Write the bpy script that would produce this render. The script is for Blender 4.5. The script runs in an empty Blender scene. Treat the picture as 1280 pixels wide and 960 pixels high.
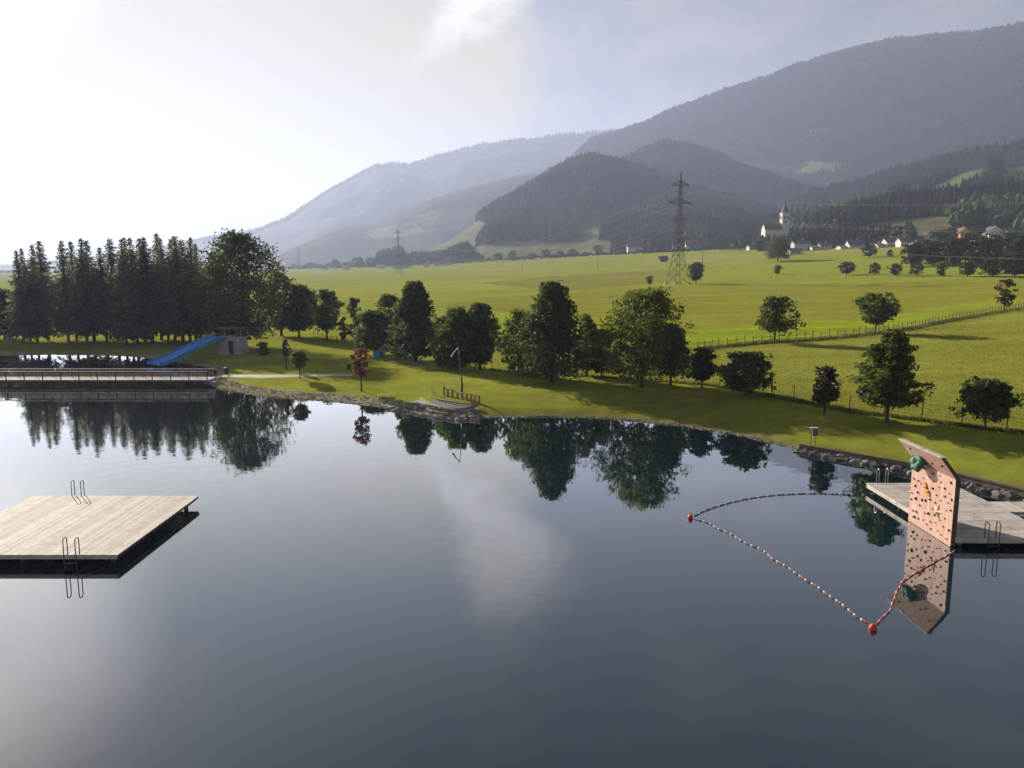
import bpy, math, random
import numpy as np
from mathutils import Vector, Matrix, noise as mnoise
random.seed(7); RNG = np.random.default_rng(7)
SC = bpy.context.scene; COL = SC.collection; R = math.radians; PI = math.pi

# ------------------------------------------------------------------ camera model used for measuring the place
F = 974.0; PITCH = R(8.47); CP, SP = math.cos(PITCH), math.sin(PITCH); CAMZ = 13.0
SUN_EL, SUN_AZ = R(21.5), R(-37.5)          # azimuth from +Y, negative = to the left
SUNV = Vector((math.sin(SUN_AZ)*math.cos(SUN_EL), math.cos(SUN_AZ)*math.cos(SUN_EL), math.sin(SUN_EL)))

def ray(px, py):
    u = (px-640)/F; v = (480-py)/F
    return np.array([u, CP+v*SP, -SP+v*CP])
def at(px, py, z=0.0):
    d = ray(px, py); t = (z-CAMZ)/d[2]
    return np.array([d[0]*t, d[1]*t, z])
def proj(x, y, z):
    dep = y*CP-(z-CAMZ)*SP; up = y*SP+(z-CAMZ)*CP
    return 640+F*x/dep, 480-F*up/dep, dep
ST = [(-12000, .9), (0, .9), (30, 1.), (60, 1.6), (100, 3), (210, 6.5), (275, 10), (390, 21), (530, 32), (700, 45), (1000, 70), (1500, 100), (12000, 130)]
_s = np.arange(-12000., 12000.); _z = np.interp(_s, *zip(*ST)); _z = np.convolve(np.pad(_z, 15, 'edge'), np.ones(31)/31, 'valid')
def G0(x, y): return np.interp(.91*x+.41*y, _s, _z)

LAKE_PX = [(-400, 445), (-100, 443), (0, 443), (60, 442), (130, 443), (180, 446), (222, 453), (262, 459), (272, 466), (266, 474), (262, 481), (275, 486), (300, 491), (330, 496),
           (370, 499), (410, 501), (450, 505), (490, 511), (530, 519), (567, 525), (600, 523), (640, 521), (690, 521), (740, 522), (790, 526), (840, 531), (900, 540), (950, 550),
           (1000, 563), (1040, 570), (1080, 577), (1140, 588), (1200, 602), (1280, 622), (1400, 652)]
LAKE = [tuple(at(*p)[:2]) for p in LAKE_PX]+[(36, 30), (60, 10), (85, -30), (70, -90), (0, -130), (-90, -110), (-160, -20), (-190, 80), (-165, 112)]
LAKE = np.array(LAKE)
def inside(poly, x, y):
    poly = np.asarray(poly); r = np.zeros(np.shape(x), bool); n = len(poly)
    for i in range(n):
        x1, y1 = poly[i]; x2, y2 = poly[(i+1) % n]
        if y1 == y2: continue
        c = ((y1 > y) != (y2 > y)) & (x < (x2-x1)*(y-y1)/(y2-y1)+x1)
        r ^= c
    return r
def lake_dist(x, y):
    d = np.full(np.shape(x), 1e9); n = len(LAKE)
    for i in range(n):
        a = LAKE[i]; b = LAKE[(i+1) % n]; ab = b-a
        t = np.clip(((x-a[0])*ab[0]+(y-a[1])*ab[1])/(ab@ab), 0, 1)
        d = np.minimum(d, np.hypot(x-a[0]-t*ab[0], y-a[1]-t*ab[1]))
    return np.where(inside(LAKE, x, y), -d, d)
def vnoise(x, y, seed=0):
    xi = np.floor(x).astype(np.int64); yi = np.floor(y).astype(np.int64); fx = x-xi; fy = y-yi
    fx = fx*fx*(3-2*fx); fy = fy*fy*(3-2*fy)
    def h(a, b):
        n = (a*374761393+b*668265263+seed*974711) & 0x7fffffff
        n = ((n ^ (n >> 13))*1274126177) & 0x7fffffff
        return ((n ^ (n >> 16)) & 0xffff)/65535.0
    return (h(xi, yi)*(1-fx)+h(xi+1, yi)*fx)*(1-fy)+(h(xi, yi+1)*(1-fx)+h(xi+1, yi+1)*fx)*fy
def fbm(x, y, o=4, seed=0):
    s = 0; a = .5; t = 0
    for i in range(o):
        s = s+a*vnoise(x*2**i, y*2**i, seed+i*17); t += a; a *= .5
    return s/t
def sstep(a, b, x): 
    t = np.clip((x-a)/(b-a), 0, 1); return t*t*(3-2*t)
def G(x, y):
    x = np.asarray(x, float); y = np.asarray(y, float)
    sh = x.shape; x = x.ravel(); y = y.ravel()
    z = G0(x, y)
    near = (np.abs(x) < 260) & (y > -200) & (y < 260)
    if near.any():
        xn, yn = x[near], y[near]
        wob = (fbm(xn/2.2, yn/2.2, 3, 5)-.5)*1.1
        wob = wob*(1-sstep(17, 21, xn)*.85)
        d = lake_dist(xn, yn)+wob
        land = .04+.42*sstep(0, 2.4, d)+(z[near]-.46)*sstep(1.5, 9, d)
        z[near] = np.where(d > 0, land, np.maximum(-2.6, d*.35))
        bumps = (fbm(xn/9, yn/9, 3, 9)-.5)*.25*sstep(3, 12, d)
        z[near] += bumps
    far = sstep(150, 500, np.hypot(x, y))
    z = z+far*(fbm(x/90, y/90, 3, 3)-.5)*1.2
    return z.reshape(sh) if sh else float(z[0])
def ga(px, py, tmax=9000):
    d = ray(px, py); t = np.geomspace(20, tmax, 3500); z = CAMZ+d[2]*t; g = G(d[0]*t, d[1]*t)
    m = z < g
    i = int(np.argmax(m)) if m.any() else len(t)-1
    a = (z-g)[i-1]; b = (g-z)[i]; tt = t[i-1]+(t[i]-t[i-1])*a/(a+b) if m.any() else t[-1]
    p = d*tt; return np.array([p[0], p[1], G(p[0], p[1])])

# ------------------------------------------------------------------ mesh helpers
def mesh_np(name, V, faces, smooth=False):
    me = bpy.data.meshes.new(name); V = np.asarray(V, np.float32)
    me.vertices.add(len(V)); me.vertices.foreach_set('co', V.ravel())
    faces = [np.asarray(f, np.int32) for f in faces if len(f)]
    loops = np.concatenate([f.ravel() for f in faces]); tot = np.concatenate([np.full(len(f), f.shape[1], np.int32) for f in faces])
    me.loops.add(len(loops)); me.loops.foreach_set('vertex_index', loops)
    me.polygons.add(len(tot)); st = np.concatenate([[0], np.cumsum(tot)[:-1]]).astype(np.int32)
    me.polygons.foreach_set('loop_start', st); me.polygons.foreach_set('loop_total', tot)
    me.polygons.foreach_set('use_smooth', np.full(len(tot), bool(smooth)))
    me.update(); me.validate(); return me
def link(name, me, mat=None, parent=None, loc=(0, 0, 0), rot=(0, 0, 0)):
    o = bpy.data.objects.new(name, me); COL.objects.link(o); o.location = loc; o.rotation_euler = rot
    if mat is not None and me is not None and not me.materials: me.materials.append(mat)
    if parent: o.parent = parent
    return o
def tag(o, label=None, cat=None, group=None, kind=None):
    if label: o['label'] = label
    if cat: o['category'] = cat
    if group: o['group'] = group
    if kind: o['kind'] = kind
    return o
def thing(name, label, cat, loc=(0, 0, 0), rz=0, group=None):
    o = bpy.data.objects.new(name, None); COL.objects.link(o); o.location = loc; o.rotation_euler = (0, 0, rz)
    o.empty_display_size = .3
    return tag(o, label, cat, group)
class MB:
    def __init__(s): s.v = []; s.q = []; s.t = []; s.n = 0; s.smooth = False
    def add(s, V, quads=(), tris=()):
        s.v.append(np.asarray(V, float).reshape(-1, 3))
        if len(quads): s.q.append(np.asarray(quads)+s.n)
        if len(tris): s.t.append(np.asarray(tris)+s.n)
        s.n += len(s.v[-1]); return s
    def box(s, c, d, rz=0, M=None, bev=0):
        x, y, z = d[0]/2, d[1]/2, d[2]/2
        V = np.array([(a*x, b*y, e*z) for e in (-1, 1) for b in (-1, 1) for a in (-1, 1)], float)
        cz, sz = math.cos(rz), math.sin(rz)
        V = np.stack([V[:, 0]*cz-V[:, 1]*sz, V[:, 0]*sz+V[:, 1]*cz, V[:, 2]], 1)
        if M is not None: V = V@np.array(M.to_3x3()).T
        return s.add(V+np.array(c), [(0, 2, 3, 1), (4, 5, 7, 6), (0, 1, 5, 4), (2, 6, 7, 3), (0, 4, 6, 2), (1, 3, 7, 5)])
    def tube(s, pts, r, n=6, caps=True, closed=False):
        P = [Vector(p) for p in pts]; k = len(P); rr = r if hasattr(r, '__len__') else [r]*k
        V = []; up0 = None
        for i in range(k):
            a = P[(i-1) % k] if (closed or i > 0) else P[i]; b = P[(i+1) % k] if (closed or i < k-1) else P[i]
            t = (b-a); t = t.normalized() if t.length > 1e-9 else Vector((0, 0, 1))
            if up0 is None: up0 = Vector((0, 0, 1)) if abs(t.z) < .9 else Vector((1, 0, 0))
            x = t.cross(up0); x = x.normalized() if x.length > 1e-6 else t.orthogonal().normalized()
            y = x.cross(t).normalized(); up0 = y
            for j in range(n):
                an = 2*PI*j/n; V.append(P[i]+x*math.cos(an)*rr[i]+y*math.sin(an)*rr[i])
        q = []
        for i in range(k if closed else k-1):
            for j in range(n):
                a = i*n+j; b = i*n+(j+1) % n; c = ((i+1) % k)*n; q.append((a, b, c+(j+1) % n, c+j))
        tr = []
        if caps and not closed:
            for j in range(1, n-1): tr.append((0, j+1, j)); e = (k-1)*n; tr.append((e, e+j, e+j+1))
        return s.add([tuple(v) for v in V], q, tr)
    def bar(s, a, b, w): return s.tube([a, b], w, 4)
    def poly_prism(s, pts, axis, d):
        n = len(pts); P = np.array(pts, float); A = np.array(axis, float)*d
        V = np.concatenate([P, P+A]); q = [(i, (i+1) % n, n+(i+1) % n, n+i) for i in range(n)]
        tr = [(0, i+1, i) for i in range(1, n-1)]+[(n, n+i, n+i+1) for i in range(1, n-1)]
        return s.add(V, q, tr)
    def lump(s, c, r, seed=0, sub=2, sq=1.0):
        V, T = ico(sub); rs = np.random.default_rng(seed); off = rs.uniform(0, 50, 3)
        k = np.array([1+.45*(mnoise.noise(Vector(v*1.3+off))) + .15*mnoise.noise(Vector(v*3.1+off)) for v in V])
        W = V*k[:, None]*np.array(r if hasattr(r, '__len__') else (r, r, r*sq))
        return s.add(W+np.array(c), (), T)
    def build(s, name, mat, parent=None, loc=(0, 0, 0), rot=(0, 0, 0)):
        return link(name, s.mesh(name), mat, parent, loc, rot)
    def mesh(s, name):
        fs = []
        if s.q: fs.append(np.concatenate(s.q))
        if s.t: fs.append(np.concatenate(s.t))
        return mesh_np(name, np.concatenate(s.v), fs, s.smooth)
_ico = {}
def ico(sub):
    if sub in _ico: return _ico[sub]
    import bmesh
    bm = bmesh.new(); bmesh.ops.create_icosphere(bm, subdivisions=sub, radius=1)
    V = np.array([v.co[:] for v in bm.verts]); T = np.array([[v.index for v in f.verts] for f in bm.faces]); bm.free()
    _ico[sub] = (V, T); return _ico[sub]

# ------------------------------------------------------------------ materials
def node_mat(name):
    m = bpy.data.materials.new(name); m.use_nodes = True; nt = m.node_tree; b = nt.nodes['Principled BSDF']
    return m, nt, b
def N(nt, t, **kw):
    n = nt.nodes.new(t)
    for k, v in kw.items():
        if k.startswith('i_'): n.inputs[int(k[2:]) if k[2:].isdigit() else k[2:].replace('_', ' ')].default_value = v
        else: setattr(n, k, v)
    return n
def mixc(nt, fac, a, b, mode='MIX'):
    m = nt.nodes.new('ShaderNodeMix'); m.data_type = 'RGBA'; m.blend_type = mode
    for s, v in ((m.inputs[0], fac), (m.inputs[6], a), (m.inputs[7], b)):
        if hasattr(v, 'node'): nt.links.new(v, s)
        else: s.default_value = (*v, 1) if hasattr(v, '__len__') and len(v) == 3 else v
    return m.outputs[2]
def mth(nt, op, a, b=0.0, c=None):
    m = nt.nodes.new('ShaderNodeMath'); m.operation = op
    for s, v in zip(m.inputs, (a, b, c)):
        if v is None: continue
        if hasattr(v, 'node'): nt.links.new(v, s)
        else: s.default_value = v
    return m.outputs[0]
def maprange(nt, v, a, b, c=0.0, d=1.0, smooth=True):
    m = nt.nodes.new('ShaderNodeMapRange'); m.interpolation_type = 'SMOOTHSTEP' if smooth else 'LINEAR'
    if hasattr(v, 'node'): nt.links.new(v, m.inputs[0])
    for i, q in enumerate((a, b, c, d)): m.inputs[i+1].default_value = q
    return m.outputs[0]
def plain(name, col, rough=.7, var=.25, scale=6., bump=.1, metal=0., island=0., stretch=(1, 1, 1), spec=.3, dirt=None):
    m, nt, b = node_mat(name); L = nt.links
    tc = N(nt, 'ShaderNodeTexCoord'); mp = N(nt, 'ShaderNodeMapping'); mp.inputs['Scale'].default_value = stretch
    L.new(tc.outputs['Object'], mp.inputs[0])
    nz = N(nt, 'ShaderNodeTexNoise', i_Scale=scale, i_Detail=5.0, i_Roughness=.65); L.new(mp.outputs[0], nz.inputs['Vector'])
    lo = tuple(c*(1-var) for c in col); hi = tuple(min(1, c*(1+var)) for c in col)
    c = mixc(nt, maprange(nt, nz.outputs['Fac'], .3, .7), lo, hi)
    if dirt:
        n2 = N(nt, 'ShaderNodeTexNoise', i_Scale=scale*.35, i_Detail=6.0, i_Roughness=.7); L.new(tc.outputs['Object'], n2.inputs['Vector'])
        c = mixc(nt, mth(nt, 'MULTIPLY', maprange(nt, n2.outputs['Fac'], .48, .68), .7), c, dirt)
    if island:
        ge = N(nt, 'ShaderNodeNewGeometry')
        k = maprange(nt, ge.outputs['Random Per Island'], 0, 1, 1-island, 1+island, False)
        hs = N(nt, 'ShaderNodeHueSaturation'); L.new(k, hs.inputs['Value']); L.new(c, hs.inputs['Color']); c = hs.outputs[0]
    L.new(c, b.inputs['Base Color']); b.inputs['Roughness'].default_value = rough; b.inputs['Metallic'].default_value = metal
    b.inputs['Specular IOR Level'].default_value = spec
    if bump:
        bp = N(nt, 'ShaderNodeBump', i_Strength=bump, i_Distance=.05); L.new(nz.outputs['Fac'], bp.inputs['Height']); L.new(bp.outputs[0], b.inputs['Normal'])
    return m
def leaf_mat(name, col, trans=.35, var=.45, nscale=.5):
    m, nt, b = node_mat(name); L = nt.links
    ge = N(nt, 'ShaderNodeNewGeometry'); tc = N(nt, 'ShaderNodeTexCoord')
    nz = N(nt, 'ShaderNodeTexNoise', i_Scale=nscale, i_Detail=3.0); L.new(tc.outputs['Object'], nz.inputs['Vector'])
    k = maprange(nt, ge.outputs['Random Per Island'], 0, 1, 1-var, 1+var, False)
    c = mixc(nt, maprange(nt, nz.outputs['Fac'], .35, .65), tuple(q*.75 for q in col), (col[0]*1.35, col[1]*1.2, col[2]*1.1))
    hs = N(nt, 'ShaderNodeHueSaturation'); L.new(k, hs.inputs['Value']); L.new(c, hs.inputs['Color'])
    oi = N(nt, 'ShaderNodeObjectInfo')
    L.new(maprange(nt, oi.outputs['Random'], 0, 1, .485, .515, False), hs.inputs['Hue'])
    L.new(hs.outputs[0], b.inputs['Base Color']); b.inputs['Roughness'].default_value = .6; b.inputs['Specular IOR Level'].default_value = .25
    tr = N(nt, 'ShaderNodeBsdfTranslucent')
    warm = mixc(nt, 1.0, hs.outputs[0], (1.25, 1.35, .6), 'MULTIPLY'); L.new(warm, tr.inputs[0])
    mx = N(nt, 'ShaderNodeMixShader'); mx.inputs[0].default_value = trans
    L.new(b.outputs[0], mx.inputs[1]); L.new(tr.outputs[0], mx.inputs[2])
    L.new(mx.outputs[0], nt.nodes['Material Output'].inputs['Surface']); return m

M = {}
M['bark'] = plain('bark', (.07, .055, .045), .9, .4, 8, .6, stretch=(1, 1, .25))
M['wood_grey'] = plain('wood_grey', (.42, .37, .325), .75, .2, 5, .04, island=.24, stretch=(8, .35, 1), dirt=(.22, .17, .13))
M['wood_dock'] = plain('wood_dock', (.45, .41, .365), .8, .2, 5, .04, island=.18, stretch=(.35, 8, 1), dirt=(.24, .21, .18))
M['wood_dark'] = plain('wood_dark', (.085, .065, .05), .85, .35, 4, .4, island=.2)
M['wood_warm'] = plain('wood_warm', (.30, .19, .10), .8, .3, 5, .4, island=.25)
M['log'] = plain('log', (.24, .19, .145), .85, .3, 6, .4, island=.2)
M['post'] = plain('post', (.085, .07, .055), .9, .3, 8, .4)
M['post_grey'] = plain('post_grey', (.17, .15, .12), .9, .3, 8, .3)
M['rail_metal'] = plain('rail_metal', (.16, .15, .15), .45, .1, 9, 0, metal=.7)
M['steel'] = plain('steel', (.42, .42, .43), .3, .1, 9, 0, metal=.9)
M['galv'] = plain('galv', (.10, .105, .11), .6, .2, 1, 0, metal=.3)
M['wire'] = plain('wire', (.22, .22, .23), .6, .05, 1, 0, metal=.5)
M['stone'] = plain('stone', (.20, .185, .165), .9, .4, 3, .8, island=.35)
M['stone_dark'] = plain('stone_dark', (.105, .095, .085), .9, .45, 3, .8, island=.35)
M['white_wall'] = plain('white_wall', (.66, .645, .61), .9, .08, .5, .05, dirt=(.55, .52, .47))
M['cream_wall'] = plain('cream_wall', (.62, .55, .42), .9, .1, .5, .05)
M['pink_wall'] = plain('pink_wall', (.62, .33, .2), .9, .1, .5, .05)
M['blue_wall'] = plain('blue_wall', (.48, .54, .64), .9, .1, .5, .05)
M['roof_brown'] = plain('roof_brown', (.14, .085, .06), .85, .3, 1.5, .2)
M['roof_red'] = plain('roof_red', (.17, .10, .078), .85, .3, 1.5, .2)
M['roof_grey'] = plain('roof_grey', (.10, .10, .11), .7, .3, 1.5, .2)
M['pane'] = plain('pane', (.03, .035, .045), .15, .1, 1, 0, spec=.6)
M['blue_plastic'] = plain('blue_plastic', (.05, .26, .66), .32, .12, 2, 0, spec=.5, dirt=(.06, .2, .45))
M['concrete'] = plain('concrete', (.40, .40, .42), .85, .2, 2, .2, dirt=(.25, .25, .25))
M['orange'] = plain('orange', (.42, .09, .03), .6, .15, 3, 0)
M['red_buoy'] = plain('red_buoy', (.62, .05, .025), .4, .2, 6, .05, dirt=(.35, .06, .04))
M['float_white'] = plain('float_white', (.62, .60, .56), .5, .15, 6, 0)
M['float_red'] = plain('float_red', (.50, .09, .05), .5, .15, 6, 0)
M['rope'] = plain('rope', (.30, .26, .22), .9, .2, 20, .2)
M['dark'] = plain('dark', (.025, .025, .028), .6, .2, 4, .1)
M['hold_dark'] = plain('hold_dark', (.055, .04, .04), .7, .3, 9, .1)
M['hold_red'] = plain('hold_red', (.30, .07, .06), .6, .3, 9, .1)
M['hold_green'] = plain('hold_green', (.035, .115, .075), .6, .35, 3, .2)
M['hold_orange'] = plain('hold_orange', (.62, .24, .03), .55, .2, 5, .1)
M['hold_yellow'] = plain('hold_yellow', (.66, .55, .24), .55, .2, 5, .1)
M['blue_pole'] = plain('blue_pole', (.06, .10, .16), .5, .15, 3, 0)
M['canopy'] = plain('canopy', (.16, .15, .14), .85, .2, 2, .1)
M['path'] = plain('path', (.42, .39, .34), .95, .18, 1.2, .3)
M['gravel'] = plain('gravel', (.27, .245, .215), .95, .3, 3, .5, island=.4)

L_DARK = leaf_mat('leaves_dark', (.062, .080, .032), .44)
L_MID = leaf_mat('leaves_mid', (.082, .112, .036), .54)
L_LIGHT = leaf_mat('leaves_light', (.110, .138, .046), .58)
L_SPRUCE = leaf_mat('needles', (.104, .118, .106), .46, .4, .35)
L_COPPER = leaf_mat('leaves_copper', (.066, .050, .036), .38)
L_RED = leaf_mat('leaves_red', (.17, .066, .058), .42)

# ------------------------------------------------------------------ render, camera, sun, sky
SC.render.engine = 'CYCLES'; cy = SC.cycles
cy.max_bounces = 6; cy.diffuse_bounces = 3; cy.glossy_bounces = 3; cy.transmission_bounces = 4; cy.transparent_max_bounces = 4; cy.volume_bounces = 1
cy.use_denoising = True; cy.use_adaptive_sampling = True; cy.adaptive_threshold = .02
try: cy.denoiser = 'OPENIMAGEDENOISE'; cy.denoising_input_passes = 'RGB_ALBEDO_NORMAL'
except Exception: pass
cy.sample_clamp_indirect = 8
vs = SC.view_settings; vs.view_transform = 'Standard'; vs.look = 'None'; vs.gamma = 1; vs.use_curve_mapping = False; vs.exposure = 1.27
cam = bpy.data.cameras.new('camera'); co = bpy.data.objects.new('camera', cam); COL.objects.link(co)
co.location = (0, 0, CAMZ); co.rotation_euler = (PI/2-PITCH, 0, 0); cam.sensor_width = 36; cam.lens = F/1280*36
cam.clip_start = .5; cam.clip_end = 40000; SC.camera = co
sl = bpy.data.lights.new('sun', 'SUN'); so = bpy.data.objects.new('sun', sl); COL.objects.link(so)
sl.energy = 5.0; sl.angle = R(.6); sl.color = (1, .90, .76); so.rotation_euler = SUNV.to_track_quat('Z', 'Y').to_euler(); so.location = (-40, 60, 60)

W = bpy.data.worlds.new('World'); SC.world = W; W.use_nodes = True; nt = W.node_tree; nt.nodes.clear(); L = nt.links
sky = N(nt, 'ShaderNodeTexSky', sky_type='NISHITA', sun_disc=False, sun_elevation=SUN_EL, sun_rotation=SUN_AZ, altitude=600., air_density=1.0, dust_density=2.2, ozone_density=1.0)
tc = N(nt, 'ShaderNodeTexCoord'); D = tc.outputs['Generated']
sep = N(nt, 'ShaderNodeSeparateXYZ'); L.new(D, sep.inputs[0])
zc = mth(nt, 'MAXIMUM', sep.outputs[2], .06)
cv = N(nt, 'ShaderNodeCombineXYZ'); L.new(mth(nt, 'DIVIDE', sep.outputs[0], zc), cv.inputs[0]); L.new(mth(nt, 'DIVIDE', sep.outputs[1], zc), cv.inputs[1])
mp = N(nt, 'ShaderNodeMapping'); mp.inputs['Scale'].default_value = (1.0, .45, 1); mp.inputs['Rotation'].default_value = (0, 0, R(-28)); L.new(cv.outputs[0], mp.inputs[0])
n1 = N(nt, 'ShaderNodeTexNoise', i_Scale=1.5, i_Detail=8.0, i_Roughness=.6, i_Distortion=.6); L.new(mp.outputs[0], n1.inputs['Vector'])
n2 = N(nt, 'ShaderNodeTexNoise', i_Scale=9.0, i_Detail=7.0, i_Roughness=.62); L.new(D, n2.inputs['Vector'])
# thin high cloud all over, and the bright bank of cloud on the sunward side
hi = maprange(nt, sep.outputs[2], .26, .72, 1.0, .26)
thin = mth(nt, 'MULTIPLY', maprange(nt, n1.outputs['Fac'], .43, .68, 0, .85), hi)
edge = mth(nt, 'ADD', sep.outputs[0], mth(nt, 'MULTIPLY', mth(nt, 'SUBTRACT', n2.outputs['Fac'], .5), .16))
bank = mth(nt, 'MULTIPLY', maprange(nt, edge, .045, -.015), maprange(nt, mth(nt, 'ADD', sep.outputs[2], mth(nt, 'MULTIPLY', n2.outputs['Fac'], .12)), .66, .40))
sv = N(nt, 'ShaderNodeVectorMath', operation='DOT_PRODUCT'); L.new(D, sv.inputs[0]); sv.inputs[1].default_value = tuple(SUNV)
near = maprange(nt, sv.outputs['Value'], .45, 1.0, 0, 1)
SKS = .05
skc = N(nt, 'ShaderNodeVectorMath', operation='SCALE'); L.new(sky.outputs[0], skc.inputs[0]); skc.inputs['Scale'].default_value = SKS
gr = N(nt, 'ShaderNodeVectorMath', operation='SCALE'); gr.inputs[0].default_value = (.050, .048, .050); L.new(hi, gr.inputs['Scale'])
grey = mixc(nt, maprange(nt, sv.outputs['Value'], .86, 1.0, .80, .42), skc.outputs[0], gr.outputs[0])
c1 = mixc(nt, thin, grey, mixc(nt, near, (.126, .116, .108), (.19, .175, .15)))
c2 = mixc(nt, mth(nt, 'MULTIPLY', bank, .975), c1, mixc(nt, maprange(nt, sep.outputs[2], .24, .44), mixc(nt, near, (.232, .215, .112), (.205, .187, .078)), (.150, .166, .186)))
# one long sunlit streak of cloud hanging above the ridge
ys = mth(nt, 'MAXIMUM', sep.outputs[1], .05); pu = mth(nt, 'DIVIDE', sep.outputs[0], ys); pv = mth(nt, 'DIVIDE', sep.outputs[2], ys)
AX, AY, BX, BY = -.150, .215, .055, .46; LN = math.hypot(BX-AX, BY-AY); TX, TY = (BX-AX)/LN, (BY-AY)/LN
n3 = N(nt, 'ShaderNodeTexNoise', i_Scale=14.0, i_Detail=7.0, i_Roughness=.65); L.new(D, n3.inputs['Vector'])
al = mth(nt, 'ADD', mth(nt, 'MULTIPLY', mth(nt, 'SUBTRACT', pu, AX), TX), mth(nt, 'MULTIPLY', mth(nt, 'SUBTRACT', pv, AY), TY))
ac = mth(nt, 'ADD', mth(nt, 'MULTIPLY', mth(nt, 'SUBTRACT', pu, AX), TY), mth(nt, 'MULTIPLY', mth(nt, 'SUBTRACT', pv, AY), -TX))
ac = mth(nt, 'ABSOLUTE', mth(nt, 'ADD', ac, mth(nt, 'MULTIPLY', mth(nt, 'SUBTRACT', n3.outputs['Fac'], .5), .16)))
wd = mth(nt, 'ADD', .012, mth(nt, 'MULTIPLY', maprange(nt, al, 0, LN), .075))
st = mth(nt, 'MULTIPLY', maprange(nt, mth(nt, 'DIVIDE', ac, wd), 1.3, 0.1), mth(nt, 'MULTIPLY', maprange(nt, al, .01, .14), maprange(nt, al, LN+.03, LN-.10)))
st = mth(nt, 'MULTIPLY', st, .95)
c2 = mixc(nt, mth(nt, 'MULTIPLY', st, mth(nt, 'GREATER_THAN', sep.outputs[1], .06)), c2, (.40, .38, .33))
# the aureole of the low sun behind thin cloud
au = maprange(nt, sv.outputs['Value'], .970, 1.0); auc = N(nt, 'ShaderNodeVectorMath', operation='SCALE'); auc.inputs[0].default_value = (.66, .64, .58); L.new(mth(nt, 'MULTIPLY', au, au), auc.inputs['Scale'])
c2 = mixc(nt, 1.0, c2, auc.outputs[0], 'ADD')
bg = N(nt, 'ShaderNodeBackground'); L.new(c2, bg.inputs[0]); bg.inputs[1].default_value = 1.0
wo = N(nt, 'ShaderNodeOutputWorld'); L.new(bg.outputs[0], wo.inputs['Surface'])

# ------------------------------------------------------------------ haze
def haze(dens):
    b = MB().box((0, 0, 0), (20000, 20000, 1160)); m = bpy.data.materials.new('haze'); m.use_nodes = True; nt = m.node_tree; nt.nodes.clear()
    v = N(nt, 'ShaderNodeVolumePrincipled'); v.inputs['Color'].default_value = (.565, .65, .94, 1); v.inputs['Density'].default_value = dens; v.inputs['Anisotropy'].default_value = .32
    o = N(nt, 'ShaderNodeOutputMaterial'); nt.links.new(v.outputs[0], o.inputs['Volume'])
    try: m.cycles.homogeneous_volume = True
    except Exception: pass
    tag(b.build('haze', m, None, (0, 3000, 1160/2-8)), 'pale morning haze filling the valley', 'haze', kind='stuff')
haze(1.62e-4)

# ------------------------------------------------------------------ ground, one sheet
def quad_grid(nr, nc, wrap=False):
    i = np.arange(nr-1)[:, None]; j = np.arange(nc if wrap else nc-1)[None, :]; j2 = (j+1) % nc
    return np.stack([i*nc+j, i*nc+j2, (i+1)*nc+j2, (i+1)*nc+j], -1).reshape(-1, 4)
def px_poly(pts): return np.array([ga(*p)[:2] for p in pts])
FEN1 = [(615, 463), (660, 468), (740, 471), (810, 476), (880, 481), (918, 487), (955, 493), (983, 500), (1012, 505), (1044, 512), (1074, 517), (1110, 521), (1144, 525), (1182, 530), (1222, 535), (1265, 540), (1330, 548)]
FEN1_W = [ga(*p) for p in FEN1]
FEN2_W = [ga(*p) for p in [(872, 438), (900, 434), (930, 431.5), (960, 428.5), (990, 427), (1020, 425), (1060, 421.5), (1100, 417), (1140, 411), (1170, 404.5), (1200, 399), (1230, 394), (1260, 388.5), (1300, 382)]]
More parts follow.
